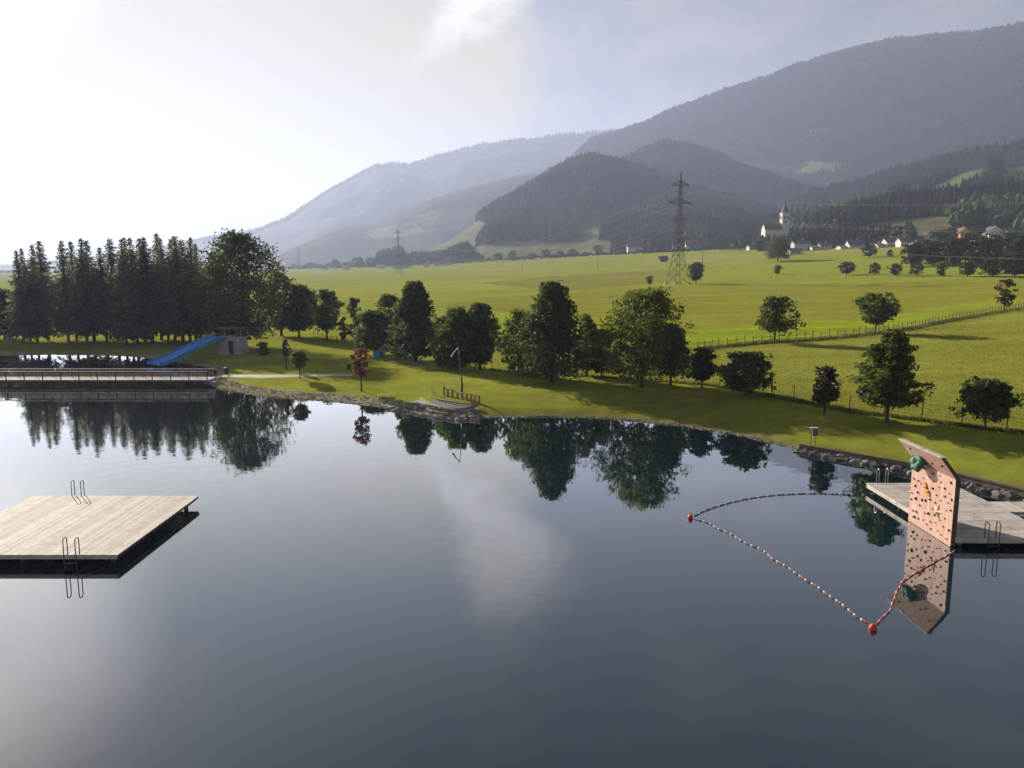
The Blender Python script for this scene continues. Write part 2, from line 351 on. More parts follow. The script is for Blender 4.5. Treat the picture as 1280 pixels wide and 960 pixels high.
def ground():
    az = np.concatenate([np.arange(-50, 50, .22), np.arange(50, 310, 5.)]); az = np.radians(az)
    r = [3.]
    while r[-1] < 9000: r.append(r[-1]*1.0105+.0)
    r = np.array(r); RR, AA = np.meshgrid(r, az, indexing='ij'); X = (RR*np.sin(AA)).ravel(); Y = (RR*np.cos(AA)).ravel()
    Z = G(X, Y)
    V = np.stack([X, Y, Z], 1); me = mesh_np('ground', V, [quad_grid(len(r), len(az), True)[:, ::-1]], True)
    # ---- true surface colours by place
    n = len(X); C = np.empty((n, 3)); lawn = np.array((.132, .150, .026)); C[:] = lawn
    big = fbm(X/40, Y/40, 3, 21); fine = fbm(X/6, Y/6, 3, 22)
    def put(mask, col, f=1.0):
        m = (mask*f)[:, None] if mask.dtype != bool else (mask.astype(float)*f)[:, None]
        C[:] = C*(1-m)+np.array(col)*m
    # meadow beyond the wire fence
    f1 = np.array([p[:2] for p in FEN1_W]); f2 = np.array([p[:2] for p in FEN2_W])
    mead = np.concatenate([f1, [(120, 60), (400, 100)], f2[::-1], [(10, 112)], px_poly([(615, 445)])]); me1 = inside(mead, X, Y)
    beyond = np.concatenate([px_poly([(330, 395), (440, 425), (520, 435), (615, 452), (740, 462)]), f2, [(900, 400), (3000, 3000), (-3000, 8000), (-9000, 8000), (-9000, 500), (-600, 240), (-180, 140)]])
    b = inside(beyond, X, Y)
    put(b, (.100, .128, .022)); put(me1, (.100, .112, .026)); put(me1 & (fine > .55), (.120, .114, .026), .55)
    # strips of differently cut grass
    put(inside(px_poly([(330, 362), (420, 352), (640, 349), (620, 362), (480, 378), (380, 376)]), X, Y), (.135, .152, .032), .85)
    put(inside(px_poly([(600, 354), (660, 347), (780, 340), (845, 338), (840, 352), (760, 360), (715, 363), (640, 358)]), X, Y), (.066, .054, .018), .95)
    put(inside(px_poly([(545, 384), (600, 372), (740, 364), (830, 358), (960, 355), (1280, 352), (1400, 350), (1400, 352), (1180, 382), (1090, 398), (940, 405), (870, 404), (780, 400), (700, 396), (612, 388)]), X, Y), (.080, .084, .017), .95)
    put(inside(px_poly([(545, 384), (612, 388), (720, 393), (690, 385), (620, 379)]), X, Y), (.070, .064, .014), .95)
    put(inside(px_poly([(600, 391), (700, 397), (780, 401), (870, 405), (940, 407), (1090, 400), (1180, 385), (1400, 352), (1400, 372), (1200, 395), (1100, 412), (960, 426), (870, 437), (740, 430), (640, 420)]), X, Y), (.102, .150, .006), .95)
    put(inside(px_poly([(800, 322), (900, 318), (990, 316), (960, 323), (860, 328), (800, 334)]), X, Y), (.15, .14, .075), .8)
    put(inside(px_poly([(1000, 316), (1050, 308), (1135, 309), (1130, 316), (1030, 320)]), X, Y), (.15, .135, .05), .8)
    put(b & (big > .52), (.110, .118, .020), .35)
    # worn lines: field drain, track by the roadside trees, tyre tracks
    near = (np.abs(X) < 260) & (Y > -200) & (Y < 260); d = np.full(n, 1e3); d[near] = lake_dist(X[near], Y[near])
    d = d+(fine-.5)*1.6
    put(sstep(2.6, 1.5, d+1.4*(X < -33))*(X < -6), (.20, .175, .14)); put(sstep(1.3, .4, d)*(X >= -6), (.12, .10, .07)); put(d < -.15, (.10, .09, .07))
    dry = (~b) & (~me1) & (d > 3) & (fbm(X/5, Y/5, 3, 31) > .60); put(dry, (.125, .115, .032), .5)
    a = me.color_attributes.new('surface_colour', 'FLOAT_COLOR', 'POINT'); a.data.foreach_set('color', np.concatenate([C, np.ones((n, 1))], 1).astype(np.float32).ravel())
    m, nt, bs = node_mat('ground'); L = nt.links
    at_ = N(nt, 'ShaderNodeAttribute', attribute_name='surface_colour'); tc = N(nt, 'ShaderNodeTexCoord')
    na = N(nt, 'ShaderNodeTexNoise', i_Scale=.55, i_Detail=8.0, i_Roughness=.7); L.new(tc.outputs['Object'], na.inputs['Vector'])
    nb = N(nt, 'ShaderNodeTexNoise', i_Scale=.035, i_Detail=5.0, i_Roughness=.6); L.new(tc.outputs['Object'], nb.inputs['Vector'])
    mp = N(nt, 'ShaderNodeMapping'); mp.inputs['Rotation'].default_value = (0, 0, R(24)); mp.inputs['Scale'].default_value = (.012, .17, .15); L.new(tc.outputs['Object'], mp.inputs[0])
    nc = N(nt, 'ShaderNodeTexNoise', i_Scale=1.0, i_Detail=4.0); L.new(mp.outputs[0], nc.inputs['Vector'])
    k = mth(nt, 'MULTIPLY', maprange(nt, na.outputs['Fac'], .25, .75, .58, 1.42, False), maprange(nt, nb.outputs['Fac'], .3, .7, .85, 1.15, False))
    k = mth(nt, 'MULTIPLY', k, maprange(nt, nc.outputs['Fac'], .3, .7, .72, 1.28, False))
    nd = N(nt, 'ShaderNodeTexNoise', i_Scale=.16, i_Detail=6.0, i_Roughness=.7); L.new(tc.outputs['Object'], nd.inputs['Vector'])
    k = mth(nt, 'MULTIPLY', k, maprange(nt, nd.outputs['Fac'], .3, .7, .78, 1.22, False))
    sc = N(nt, 'ShaderNodeVectorMath', operation='SCALE'); L.new(at_.outputs['Color'], sc.inputs[0]); L.new(k, sc.inputs['Scale'])
    L.new(sc.outputs[0], bs.inputs['Base Color']); bs.inputs['Roughness'].default_value = .95; bs.inputs['Specular IOR Level'].default_value = .0
    try: bs.inputs['Sheen Weight'].default_value = .15; bs.inputs['Sheen Roughness'].default_value = .6; bs.inputs['Sheen Tint'].default_value = (.9, .9, .08, 1)
    except Exception: pass
    n4 = N(nt, 'ShaderNodeTexNoise', i_Scale=2.5, i_Detail=6.0, i_Roughness=.7); L.new(tc.outputs['Object'], n4.inputs['Vector'])
    bp = N(nt, 'ShaderNodeBump', i_Strength=.30, i_Distance=.15); L.new(n4.outputs['Fac'], bp.inputs['Height']); L.new(bp.outputs[0], bs.inputs['Normal'])
    tag(link('ground', me, m), 'green lawns and mown fields sloping up from the lake', 'ground', kind='structure')
ground()

def water():
    m, nt, b = node_mat('lake_water'); L = nt.links; nt.nodes.remove(b)
    tc = N(nt, 'ShaderNodeTexCoord')
    n1 = N(nt, 'ShaderNodeTexNoise', i_Scale=.9, i_Detail=3.0, i_Roughness=.5); L.new(tc.outputs['Object'], n1.inputs['Vector'])
    n2 = N(nt, 'ShaderNodeTexNoise', i_Scale=.05, i_Detail=3.0); L.new(tc.outputs['Object'], n2.inputs['Vector'])
    st = mth(nt, 'MULTIPLY', n1.outputs['Fac'], maprange(nt, n2.outputs['Fac'], .4, .65, .35, 1.0))
    bp = N(nt, 'ShaderNodeBump', i_Strength=.5, i_Distance=.014); L.new(st, bp.inputs['Height'])
    fr = N(nt, 'ShaderNodeFresnel', i_IOR=1.333); L.new(bp.outputs[0], fr.inputs['Normal'])
    k = mth(nt, 'MINIMUM', mth(nt, 'MULTIPLY', fr.outputs[0], 2.5), .96)
    df = N(nt, 'ShaderNodeBsdfDiffuse'); df.inputs[0].default_value = (.006, .020, .027, 1)
    gl = N(nt, 'ShaderNodeBsdfGlossy'); gl.inputs['Color'].default_value = (.97, .98, 1, 1); gl.inputs['Roughness'].default_value = .02; L.new(bp.outputs[0], gl.inputs['Normal'])
    mx = N(nt, 'ShaderNodeMixShader'); L.new(k, mx.inputs[0]); L.new(df.outputs[0], mx.inputs[1]); L.new(gl.outputs[0], mx.inputs[2]); L.new(mx.outputs[0], nt.nodes['Material Output'].inputs['Surface'])
    v = [(-210, -140, 0), (110, -140, 0), (110, 135, 0), (-210, 135, 0)]
    tag(link('lake_water', mesh_np('lake_water', v, [[(0, 1, 2, 3)]]), m), 'calm dark lake mirroring the trees and sky', 'water', kind='structure')
water()

# ------------------------------------------------------------------ hills and forests
def hill_mat(name):
    m, nt, b = node_mat(name); L = nt.links
    a = N(nt, 'ShaderNodeAttribute', attribute_name='surface_colour'); tc = N(nt, 'ShaderNodeTexCoord')
    n1 = N(nt, 'ShaderNodeTexNoise', i_Scale=.02, i_Detail=9.0, i_Roughness=.75); L.new(tc.outputs['Object'], n1.inputs['Vector'])
    sc = N(nt, 'ShaderNodeVectorMath', operation='SCALE'); L.new(a.outputs['Color'], sc.inputs[0]); L.new(maprange(nt, n1.outputs['Fac'], .3, .7, .55, 1.45, False), sc.inputs['Scale'])
    L.new(sc.outputs[0], b.inputs['Base Color']); b.inputs['Roughness'].default_value = .95; b.inputs['Specular IOR Level'].default_value = .05
    bp = N(nt, 'ShaderNodeBump', i_Strength=.8, i_Distance=12.0); L.new(n1.outputs['Fac'], bp.inputs['Height']); L.new(bp.outputs[0], b.inputs['Normal'])
    return m
HM = hill_mat('hill_surface'); HILLS = {}
M['forest'] = plain('forest', (.013, .018, .010), .9, .3, .02, 0, island=.45, spec=.1)
M['forest_leafy_sunlit'] = plain('forest_leafy_sunlit', (.050, .068, .022), .9, .3, .02, 0, island=.4, spec=.1)  # brighter copy of the leafy forest, sunlight on the right slopes put into its colour
M['forest_leafy'] = plain('forest_leafy', (.024, .032, .013), .9, .3, .02, 0, island=.45, spec=.1)
def hill(name, label, ridge, base, clear=(), power=.9, rough=.10, seed=1, naz=None, nt_=54, cat='hill', floor=(.018, .025, .012), meadow=(.10, .13, .035)):
    A = []
    for px, py, D in ridge:
        d = ray(px, py); h = math.hypot(d[0], d[1]); A.append((math.atan2(d[0], d[1]), D, CAMZ+D*d[2]/h))
    A = np.array(A); Bz = np.array([((math.atan2(ray(px, 340)[0], ray(px, 340)[1])), D) for px, D in base])
    az = np.arange(A[0, 0], A[-1, 0], R(.12)); Dr = np.interp(az, A[:, 0], A[:, 1]); Zr = np.interp(az, A[:, 0], A[:, 2]); Db = np.interp(az, Bz[:, 0], Bz[:, 1])
    k = np.ones(5)/5; Zr = np.convolve(np.pad(Zr, 2, 'edge'), k, 'valid')
    Zb = G0(Db*np.sin(az), Db*np.cos(az))-4
    Zr = np.maximum(Zr, Zb+1)
    t = np.concatenate([np.linspace(0, 1, nt_), [1.06, 1.15, 1.3, 1.6, 2.0]])
    def pos(T, i):  # T param, fractional azimuth index arrays
        a = np.interp(i, np.arange(len(az)), az); dr = np.interp(i, np.arange(len(az)), Dr); zr = np.interp(i, np.arange(len(az)), Zr); db = np.interp(i, np.arange(len(az)), Db); zb = np.interp(i, np.arange(len(az)), Zb)
        r = db+(dr-db)*T; x = r*np.sin(a); y = r*np.cos(a)
        tt = np.clip(T, 0, 1); f = tt**power*.55+.45*(tt*tt*(3-2*tt))
        back = np.clip((T-1), 0, 1); h = zr-zb
        sc = max(60., float(np.median(Zr-Zb)))
        nz = (fbm(x/(sc*1.1), y/(sc*1.1), 5, seed)-.5)*2*rough*h*np.sin(PI*np.clip(tt, 0, 1))**.8
        z = zb+h*f+nz-h*back*.75+(fbm(x/25, y/25, 2, seed+3)-.5)*.012*h
        return x, y, z
    T, I = np.meshgrid(t, np.arange(len(az)), indexing='ij'); x, y, z = pos(T.ravel(), I.ravel())
    me = mesh_np(name, np.stack([x, y, z], 1), [quad_grid(len(t), len(az))[:, ::-1]], True)
    C = np.empty((len(x), 3)); C[:] = floor; px, py, _ = proj(x, y, z)
    for poly, col in clear: C[inside(np.array(poly), px, py)] = col
    a = me.color_attributes.new('surface_colour', 'FLOAT_COLOR', 'POINT'); a.data.foreach_set('color', np.concatenate([C, np.ones((len(x), 1))], 1).astype(np.float32).ravel())
    o = tag(link(name, me, HM), label, cat, kind='structure')
    HILLS[name] = (pos, len(az), clear, Db, Dr, az); return o
def hill_z(name, x, y):
    pos, n, _, Db, Dr, az = HILLS[name]; i = np.interp(math.atan2(x, y), az, np.arange(n), left=-1, right=-1)
    if i < 0: return -99
    t = (math.hypot(x, y)-np.interp(i, np.arange(n), Db))/(np.interp(i, np.arange(n), Dr)-np.interp(i, np.arange(n), Db))
    return float(pos(np.array([t]), np.array([i]))[2][0]) if 0 <= t <= 1 else -99
def gah(px, py):
    d = ray(px, py); t = 250.
    while t < 1500:
        x, y, z = d[0]*t, d[1]*t, CAMZ+d[2]*t; g = max(G(x, y), hill_z('hill_front', x, y))
        if z < g: return np.array([x, y, g])
        t += 2.5
    return ga(px, py)
CONE_V = None
def conifers(xs, ys, zs, hs, rs, layers=3, sides=5, seed=0):
    g = np.random.default_rng(seed); n = len(xs); V = []; T = []; base = 0
    per = sides+1
    for l in range(layers):
        a0 = l/layers*.78+.06 if layers > 1 else .05; a1 = min(1, a0+.50+.1*l) if l < layers-1 else 1.0
        if layers == 1: a1 = 1
        rad = rs*(1-.62*l/max(1, layers)); th = g.uniform(0, 2*PI, n)[:, None]+np.arange(sides)[None]*2*PI/sides
        jr = g.uniform(.75, 1.25, (n, sides)); jz = g.uniform(-.05, .05, (n, sides))
        ring = np.stack([xs[:, None]+np.cos(th)*rad[:, None]*jr, ys[:, None]+np.sin(th)*rad[:, None]*jr, zs[:, None]+hs[:, None]*(a0+jz)], -1)
        tip = np.stack([xs, ys, zs+hs*a1], -1)[:, None]
        V.append(np.concatenate([ring, tip], 1).reshape(-1, 3))
        b = base+np.arange(n)[:, None]*per; j = np.arange(sides)[None]
        T.append(np.stack([b+j, b+(j+1) % sides, np.broadcast_to(b+sides, (n, sides))], -1).reshape(-1, 3)); base += n*per
    return np.concatenate(V), np.concatenate(T)
def blobs(xs, ys, zs, hs, rs, seed=0):
    g = np.random.default_rng(seed); V0, T0 = ico(1); n = len(xs)
    k = g.uniform(.55, 1.3, (n, len(V0)))[..., None]
    V = V0[None]*k*np.stack([rs, rs, hs*.5], -1)[:, None]+np.stack([xs, ys, zs+hs*.52], -1)[:, None]
    T = T0[None]+(np.arange(n)*len(V0))[:, None, None]
    return V.reshape(-1, 3), T.reshape(-1, 3)
def forest(hname, label, count, hmin, hmax, tmin=0., tmax=1.03, layers=2, leafy=.0, seed=3, mask=None, keep=None, leafm='forest_leafy'):
    pos, naz, clear, Db, Dr, _ = HILLS[hname]; g = np.random.default_rng(seed)
    T = g.uniform(tmin, tmax, count*3); I = g.uniform(0, naz-1, count*3)
    w = Db[I.astype(int)]+(Dr-Db)[I.astype(int)]*T; ok = g.uniform(0, w.max(), len(w)) < w   # even spread over the ground
    T, I = T[ok][:count], I[ok][:count]
    x, y, z = pos(T, I); px, py, _ = proj(x, y, z); ok = (px > -60) & (px < 1360)
    for poly, col in clear: ok &= ~inside(np.array(poly), px, py)
    if keep is not None: ok &= keep(px, py, x, y)
    x, y, z = x[ok], y[ok], z[ok]; n = len(x)
    dens = fbm(x/60, y/60, 3, seed+5); hs = (hmin+(hmax-hmin)*(.35*g.uniform(0, 1, n)+.65*np.clip((dens-.25)/.5, 0, 1)))*g.uniform(.8, 1.15, n)
    rs = hs*g.uniform(.17, .24, n)
    lf = fbm(x/110, y/110, 2, seed+9)+g.normal(0, .06, n) < leafy
    V, Tr = conifers(x[~lf], y[~lf], z[~lf]-.5, hs[~lf], rs[~lf], layers, 5, seed)
    tag(link('forest', mesh_np('forest', V, [Tr]), M['forest']), label+', dark conifers', 'forest', kind='stuff')
    if lf.sum() > 10:
        V, Tr = blobs(x[lf], y[lf], z[lf]-.5, hs[lf]*.72, hs[lf]*.23, seed)
        tag(link('forest', mesh_np('forest', V, [Tr]), M[leafm]), label+', lighter leafy trees', 'forest', kind='stuff')

GRASS = (.105, .135, .035); OCHRE = (.135, .125, .045); PALE = (.115, .13, .05)
hill('mountain_ridge', 'pale distant ridge falling away to the left', [(-500, 334, 6500), (-200, 334, 6500), (0, 336, 6000), (100, 327, 5600), (180, 316, 5400), (250, 301, 5200), (315, 291, 5000), (360, 273, 5000), (400, 246, 5000), (440, 223, 5000), (470, 208, 5000), (490, 206, 5000), (510, 207, 5000), (560, 192, 5000), (600, 182, 5000), (640, 178, 5000), (660, 176, 5000), (700, 170, 4900), (760, 165, 4800), (850, 162, 4800)],
     [(-500, 4800), (300, 3400), (850, 3200)], power=1.0, rough=.16, seed=11, cat='mountain')
hill('mountain', 'long forested mountain rising to the right', [(600, 330, 2600), (660, 262, 2900), (700, 215, 3100), (740, 176, 3200), (770, 168, 3200), (805, 155, 3200), (840, 139, 3200), (880, 126, 3200), (940, 104, 3200), (1000, 84, 3200), (1060, 66, 3200), (1120, 53, 3200), (1200, 46, 3150), (1280, 34, 3100), (1400, 18, 3000), (1700, 30, 2900), (2000, 80, 2800)],
     [(600, 2500), (900, 2300), (1280, 2100), (2000, 1900)], clear=[([(916, 201), (945, 204), (985, 207), (1015, 201), (1058, 206), (1050, 213), (1010, 219), (985, 218), (960, 214), (930, 208)], GRASS), ([(1010, 160), (1045, 160), (1040, 167), (1012, 168)], PALE)], power=.95, rough=.15, seed=12, nt_=80, cat='mountain')
hill('hill', 'hazy low wooded ridge in front of the far mountain', [(300, 336, 2600), (330, 330, 2600), (360, 313, 2700), (400, 296, 2800), (430, 284, 2900), (470, 282, 3000), (500, 264, 3000), (540, 248, 3000), (600, 231, 3000), (650, 219, 3000), (700, 214, 3000), (800, 235, 2800), (900, 265, 2500)],
     [(300, 2200), (600, 2200), (900, 2100)], clear=[([(455, 290), (520, 276), (530, 290), (470, 300)], PALE), ([(520, 268), (550, 262), (548, 274), (520, 278)], PALE)], rough=.13, seed=13)
hill('hill', 'round wooded hill behind, rising right of the nearer one', [(640, 300, 1900), (690, 250, 2050), (735, 222, 2100), (775, 206, 2150), (800, 193, 2180), (830, 182, 2200), (870, 189, 2200), (910, 204, 2200), (940, 217, 2150), (980, 232, 2100), (1040, 247, 2000), (1120, 262, 1900), (1200, 290, 1800)],
     [(640, 1700), (900, 1700), (1200, 1600)], clear=[([(880, 246), (918, 240), (930, 252), (886, 258)], PALE)], rough=.14, seed=24)
HILLS['hill_back'] = HILLS['hill']
hill('hill', 'round wooded hill in the middle of the valley side', [(470, 330, 1500), (520, 318, 1550), (560, 302, 1600), (580, 288, 1650), (620, 259, 1700), (660, 236, 1750), (700, 212, 1750), (735, 200, 1750), (765, 205, 1750), (795, 214, 1750), (830, 226, 1750), (870, 240, 1720), (920, 257, 1680), (980, 276, 1600), (1040, 288, 1500)],
     [(470, 1300), (700, 1200), (900, 1200), (1040, 1150)], clear=[([(528, 303), (575, 283), (600, 276), (622, 284), (620, 318), (560, 324), (495, 330)], PALE), ([(880, 284), (935, 276), (950, 286), (890, 292)], OCHRE), ([(580, 322), (560, 310), (620, 303), (648, 318)], PALE), ([(540, 296), (600, 280), (645, 288), (600, 298)], PALE)], rough=.14, seed=14)
HILLS['hill_mid'] = HILLS['hill']
hill('hill', 'low dark wooded spur behind the pylons', [(560, 326, 1250), (590, 316, 1300), (606, 292, 1330), (625, 283, 1350), (650, 282, 1350), (690, 286, 1350), (715, 290, 1330), (735, 287, 1330), (760, 280, 1350), (800, 266, 1400), (840, 258, 1400), (900, 270, 1350), (960, 288, 1250), (1010, 300, 1150)],
     [(560, 1150), (700, 1020), (850, 960), (1010, 900)], clear=[([(716, 270), (738, 268), (752, 292), (748, 308), (700, 312), (722, 296)], GRASS), ([(594, 308), (640, 301), (690, 302), (765, 300), (765, 324), (575, 330)], PALE)], rough=.08, seed=15)
HILLS['hill_low'] = HILLS['hill']
hill('hill', 'wooded slope under the upper right forest', [(985, 262, 1650), (1040, 240, 1700), (1090, 226, 1700), (1130, 214, 1700), (1180, 204, 1700), (1230, 191, 1700), (1280, 184, 1650), (1400, 165, 1600), (1700, 150, 1600)],
     [(985, 1450), (1280, 1380), (1700, 1300)], rough=.06, seed=16)
HILLS['hill_up'] = HILLS['hill']
hill('hill', 'hillside with a bright green pasture', [(930, 290, 1150), (1000, 270, 1200), (1060, 256, 1230), (1110, 246, 1250), (1154, 233, 1280), (1190, 221, 1300), (1226, 210, 1300), (1250, 212, 1300), (1280, 207, 1300), (1400, 195, 1300), (1700, 180, 1300)],
     [(930, 1000), (1280, 980), (1700, 960)], clear=[([(1140, 246), (1226, 205), (1234, 205), (1236, 222), (1200, 238), (1150, 250)], GRASS), ([(1244, 214), (1290, 200), (1290, 226), (1250, 222)], GRASS)], rough=.04, seed=17)
HILLS['hill_pasture'] = HILLS['hill']
hill('hill', 'front foothill of mixed wood above the village', [(950, 304, 800), (1000, 292, 860), (1040, 276, 900), (1100, 262, 930), (1180, 254, 930), (1230, 246, 940), (1280, 242, 950), (1400, 235, 950), (1700, 220, 950)],
     [(950, 700), (1100, 640), (1280, 640), (1700, 600)], clear=[([(1036, 302), (1050, 293), (1070, 285), (1092, 279), (1120, 274), (1160, 271), (1204, 272), (1192, 283), (1154, 294), (1090, 304)], OCHRE), ([(1250, 296), (1290, 290), (1290, 306), (1248, 308)], GRASS)], rough=.05, seed=18)
HILLS['hill_front'] = HILLS['hill']
forest('mountain', 'forest over the long mountain', 42000, 14, 26, layers=1, leafy=.30, seed=31)
forest('mountain_ridge', 'forest along the crest of the far ridge', 9000, 14, 30, tmin=.86, layers=1, seed=32)
forest('hill_back', 'forest over the rear middle hill', 15000, 14, 26, layers=2, leafy=.36, seed=53)
forest('hill_mid', 'forest over the round middle hill', 15000, 14, 26, layers=2, leafy=.36, seed=33)
forest('hill_low', 'forest on the dark spur behind the pylons', 9000, 13, 24, layers=2, leafy=.40, seed=34)
forest('hill_up', 'forest on the upper right slope', 5000, 14, 25, layers=2, leafy=.42, seed=35)
forest('hill_pasture', 'forest around the bright pasture', 8500, 11, 20, layers=3, leafy=.50, seed=36, leafm='forest_leafy_sunlit')
forest('hill_front', 'wood on the front foothill above the village', 9000, 10, 19, layers=3, leafy=.53, seed=37, leafm='forest_leafy_sunlit', keep=lambda px, py, x, y: ~((px > 1140) & (px < 1268) & (py > 284)))

# ------------------------------------------------------------------ trees
ORD = ['first', 'second', 'third', 'fourth', 'fifth', 'sixth', 'seventh', 'eighth', 'ninth', 'tenth', 'eleventh', 'twelfth', 'thirteenth', 'fourteenth', 'fifteenth', 'sixteenth', 'seventeenth', 'eighteenth', 'nineteenth', 'twentieth', 'twenty-first', 'twenty-second', 'twenty-third', 'twenty-fourth', 'twenty-fifth', 'twenty-sixth', 'twenty-seventh', 'twenty-eighth', 'twenty-ninth', 'thirtieth']
def quads_at(P, size, g, up=.25, elong=1.4):
    n = len(P); a = g.normal(size=(n, 3)); a[:, 2] *= .8; a /= np.linalg.norm(a, axis=1)[:, None]
    b = g.normal(size=(n, 3)); b -= (b*a).sum(1)[:, None]*a; b /= np.linalg.norm(b, axis=1)[:, None]
    s = (size*g.uniform(.6, 1.3, n))[:, None]
    a = a*s*elong*.5; b = b*s*.5
    V = np.stack([P-a, P+b*.9-a*.1, P+a, P-b*.9-a*.1], 1).reshape(-1, 3)
    return V, np.arange(4*n).reshape(-1, 4)
def profile(shape, h):
    if shape == 'cone': return np.clip(1.02-h, 0, 1)**.64*np.minimum(1, .6+h*3)
    if shape == 'oval': return np.sin(PI*np.clip(h*.92+.06, 0, 1))**.62
    if shape == 'round': return np.sqrt(np.clip(1-(2*h-1)**2, 0, 1))**.9
    if shape == 'dome': return np.sqrt(np.clip(1-np.clip((h-.25)/.78, -.6, 1)**2, 0, 1))
    if shape == 'column': return np.clip(1.02-h, 0, 1)**.38*np.minimum(1, .5+h*5)
    if shape == 'fan': return np.clip(.35+.9*h, 0, 1)*np.sqrt(np.clip(1-np.clip((h-.55)/.46, 0, 1)**2, 0, 1))
def broadleaf(seed, Ht, Wd, cb, shape, clumps, per, leaf, spread=.085, shell=.42, lobes=.44):
    g = np.random.default_rng(seed); ch = Ht-cb; h = g.uniform(.02, .98, clumps); th = g.uniform(0, 2*PI, clumps)
    off = g.uniform(0, 30)
    nz = np.array([mnoise.noise(Vector((math.cos(t)*1.5+off, math.sin(t)*1.5, a*3.2))) for t, a in zip(th, h)])
    nz2 = np.array([mnoise.noise(Vector((math.cos(t)*4+off, math.sin(t)*4, a*8))) for t, a in zip(th, h)])
    r = Wd/2*profile(shape, h)*(1+lobes*nz*1.5+.2*nz2)*(g.uniform(0, 1, clumps)**shell)*.92*np.where(g.uniform(0, 1, clumps) < .18, 1.22, 1)
    c = np.stack([np.cos(th)*r, np.sin(th)*r, cb+h*ch*(1+.05*nz)], 1)
    sig = spread*min(Wd, ch)
    P = np.repeat(c, per, 0)+np.clip(g.normal(size=(clumps*per, 3)), -1.5, 1.5)*np.repeat(sig*g.uniform(.5, 1.3, clumps)*(1-.55*h if shape == 'cone' else 1-.25*h), per)[:, None]*np.array([1, 1, .75])
    P[:, 2] = np.maximum(P[:, 2], cb*.75)
    V, q = quads_at(P, leaf, g)
    kx = (Wd/2)/max(.1, np.percentile(np.abs(V[:, :2]), 97.5)); V[:, :2] *= kx; c = c*np.array([kx, kx, 1]); top = np.percentile(V[:, 2], 99.85); V[:, 2] = cb*.75+(V[:, 2]-cb*.75)*(Ht-cb*.75)/(top-cb*.75)
    crown = mesh_np('crown', V, [q])
    t = MB(); rt = max(.05, Ht*.020); lean = g.normal(0, .012*Ht, 2)
    pts = [(lean[0]*k*k, lean[1]*k*k, Ht*.86*k-.25*(k == 0)) for k in (0, .04, .2, .45, .75, 1)]
    t.tube(pts, [rt*1.55, rt*1.1, rt*.95, rt*.7, rt*.38, rt*.1], 7)
    for i in g.choice(clumps, min(clumps, 14), False):
        e = c[i]; k = max(.12, min(.75, (e[2]-.18*ch)/(Ht*.86)*.72)); s0 = np.array([lean[0]*k*k, lean[1]*k*k, Ht*.86*k])
        m = (s0+e)/2+np.array([0, 0, .04*ch]); t.tube([s0, m, e], [rt*.42, rt*.28, rt*.08], 5, False)
    return t.mesh('trunk'), crown
def spruce(seed, Ht, Rd, cb, leaf=.42):
    g = np.random.default_rng(seed); V = []; dirs = []; lens = []; wid = []
    z = cb
    while z < Ht*.985:
        k = (z-cb)/(Ht-cb); L_ = Rd*(1-k)**.86*g.uniform(.72, 1.12)+.10; nb = int(6+6*(1-k)+g.integers(0, 2)); a0 = g.uniform(0, 6.28)
        if k < .15: L_ *= .75+1.6*k
        for j in range(nb):
            a = a0+j*2*PI/nb+g.normal(0, .18); l = L_*g.uniform(.68, 1.18); ns = max(4, int(l/.092))
            u = (np.arange(ns)+g.uniform(0, 1))/ns; u = np.clip(u, .06, 1)
            rise = .22*(k-.35); droop = -.42*(1-k)-.10
            zz = z+l*(rise*u+droop*u*u+.20*u**4)
            jit = g.normal(0, .17*l*.5+.04, ns)*(.3+.7*u)
            px = np.cos(a)*l*u-np.sin(a)*jit; py = np.sin(a)*l*u+np.cos(a)*jit
            V.append(np.stack([px, py, zz+g.normal(-.06, .12, ns)], 1))
        z += (.30+.34*(1-k))*g.uniform(.8, 1.2)*Ht/16
    P = np.concatenate(V); n = len(P)
    # each spray: a drooping sliver of needles pointing outward
    out = P[:, :2]/np.maximum(.05, np.linalg.norm(P[:, :2], axis=1))[:, None]; an = g.normal(0, .55, n)
    ox = out[:, 0]*np.cos(an)-out[:, 1]*np.sin(an); oy = out[:, 0]*np.sin(an)+out[:, 1]*np.cos(an)
    A = np.stack([ox, oy, g.normal(-.35, .30, n)], 1); A /= np.linalg.norm(A, axis=1)[:, None]
    B = np.cross(A, g.normal(size=(n, 3))+np.array([0, 0, .25])); B /= np.linalg.norm(B, axis=1)[:, None]
    s = (leaf*g.uniform(.6, 1.35, n)*(1-.50*np.clip(P[:, 2]/Ht, 0, 1)))[:, None]
    V = np.stack([P-A*s*.4, P+B*s*.34, P+A*s*.85, P-B*s*.34], 1).reshape(-1, 3)
    crown = mesh_np('crown', V, [np.arange(4*n).reshape(-1, 4)])
    t = MB(); t.tube([(0, 0, -.3), (0, 0, Ht*.3), (0, 0, Ht*.7), (0, 0, Ht*.99)], [Ht*.015, Ht*.012, Ht*.007, .02], 7)
    for i in range(9):
        a = g.uniform(0, 6.28); zb = cb*g.uniform(.45, 1.1); l = Rd*g.uniform(.3, .6); t.tube([(0, 0, zb), (math.cos(a)*l, math.sin(a)*l, zb-.12*l)], [.035, .012], 4, False)
    return t.mesh('trunk'), crown
TREES = []
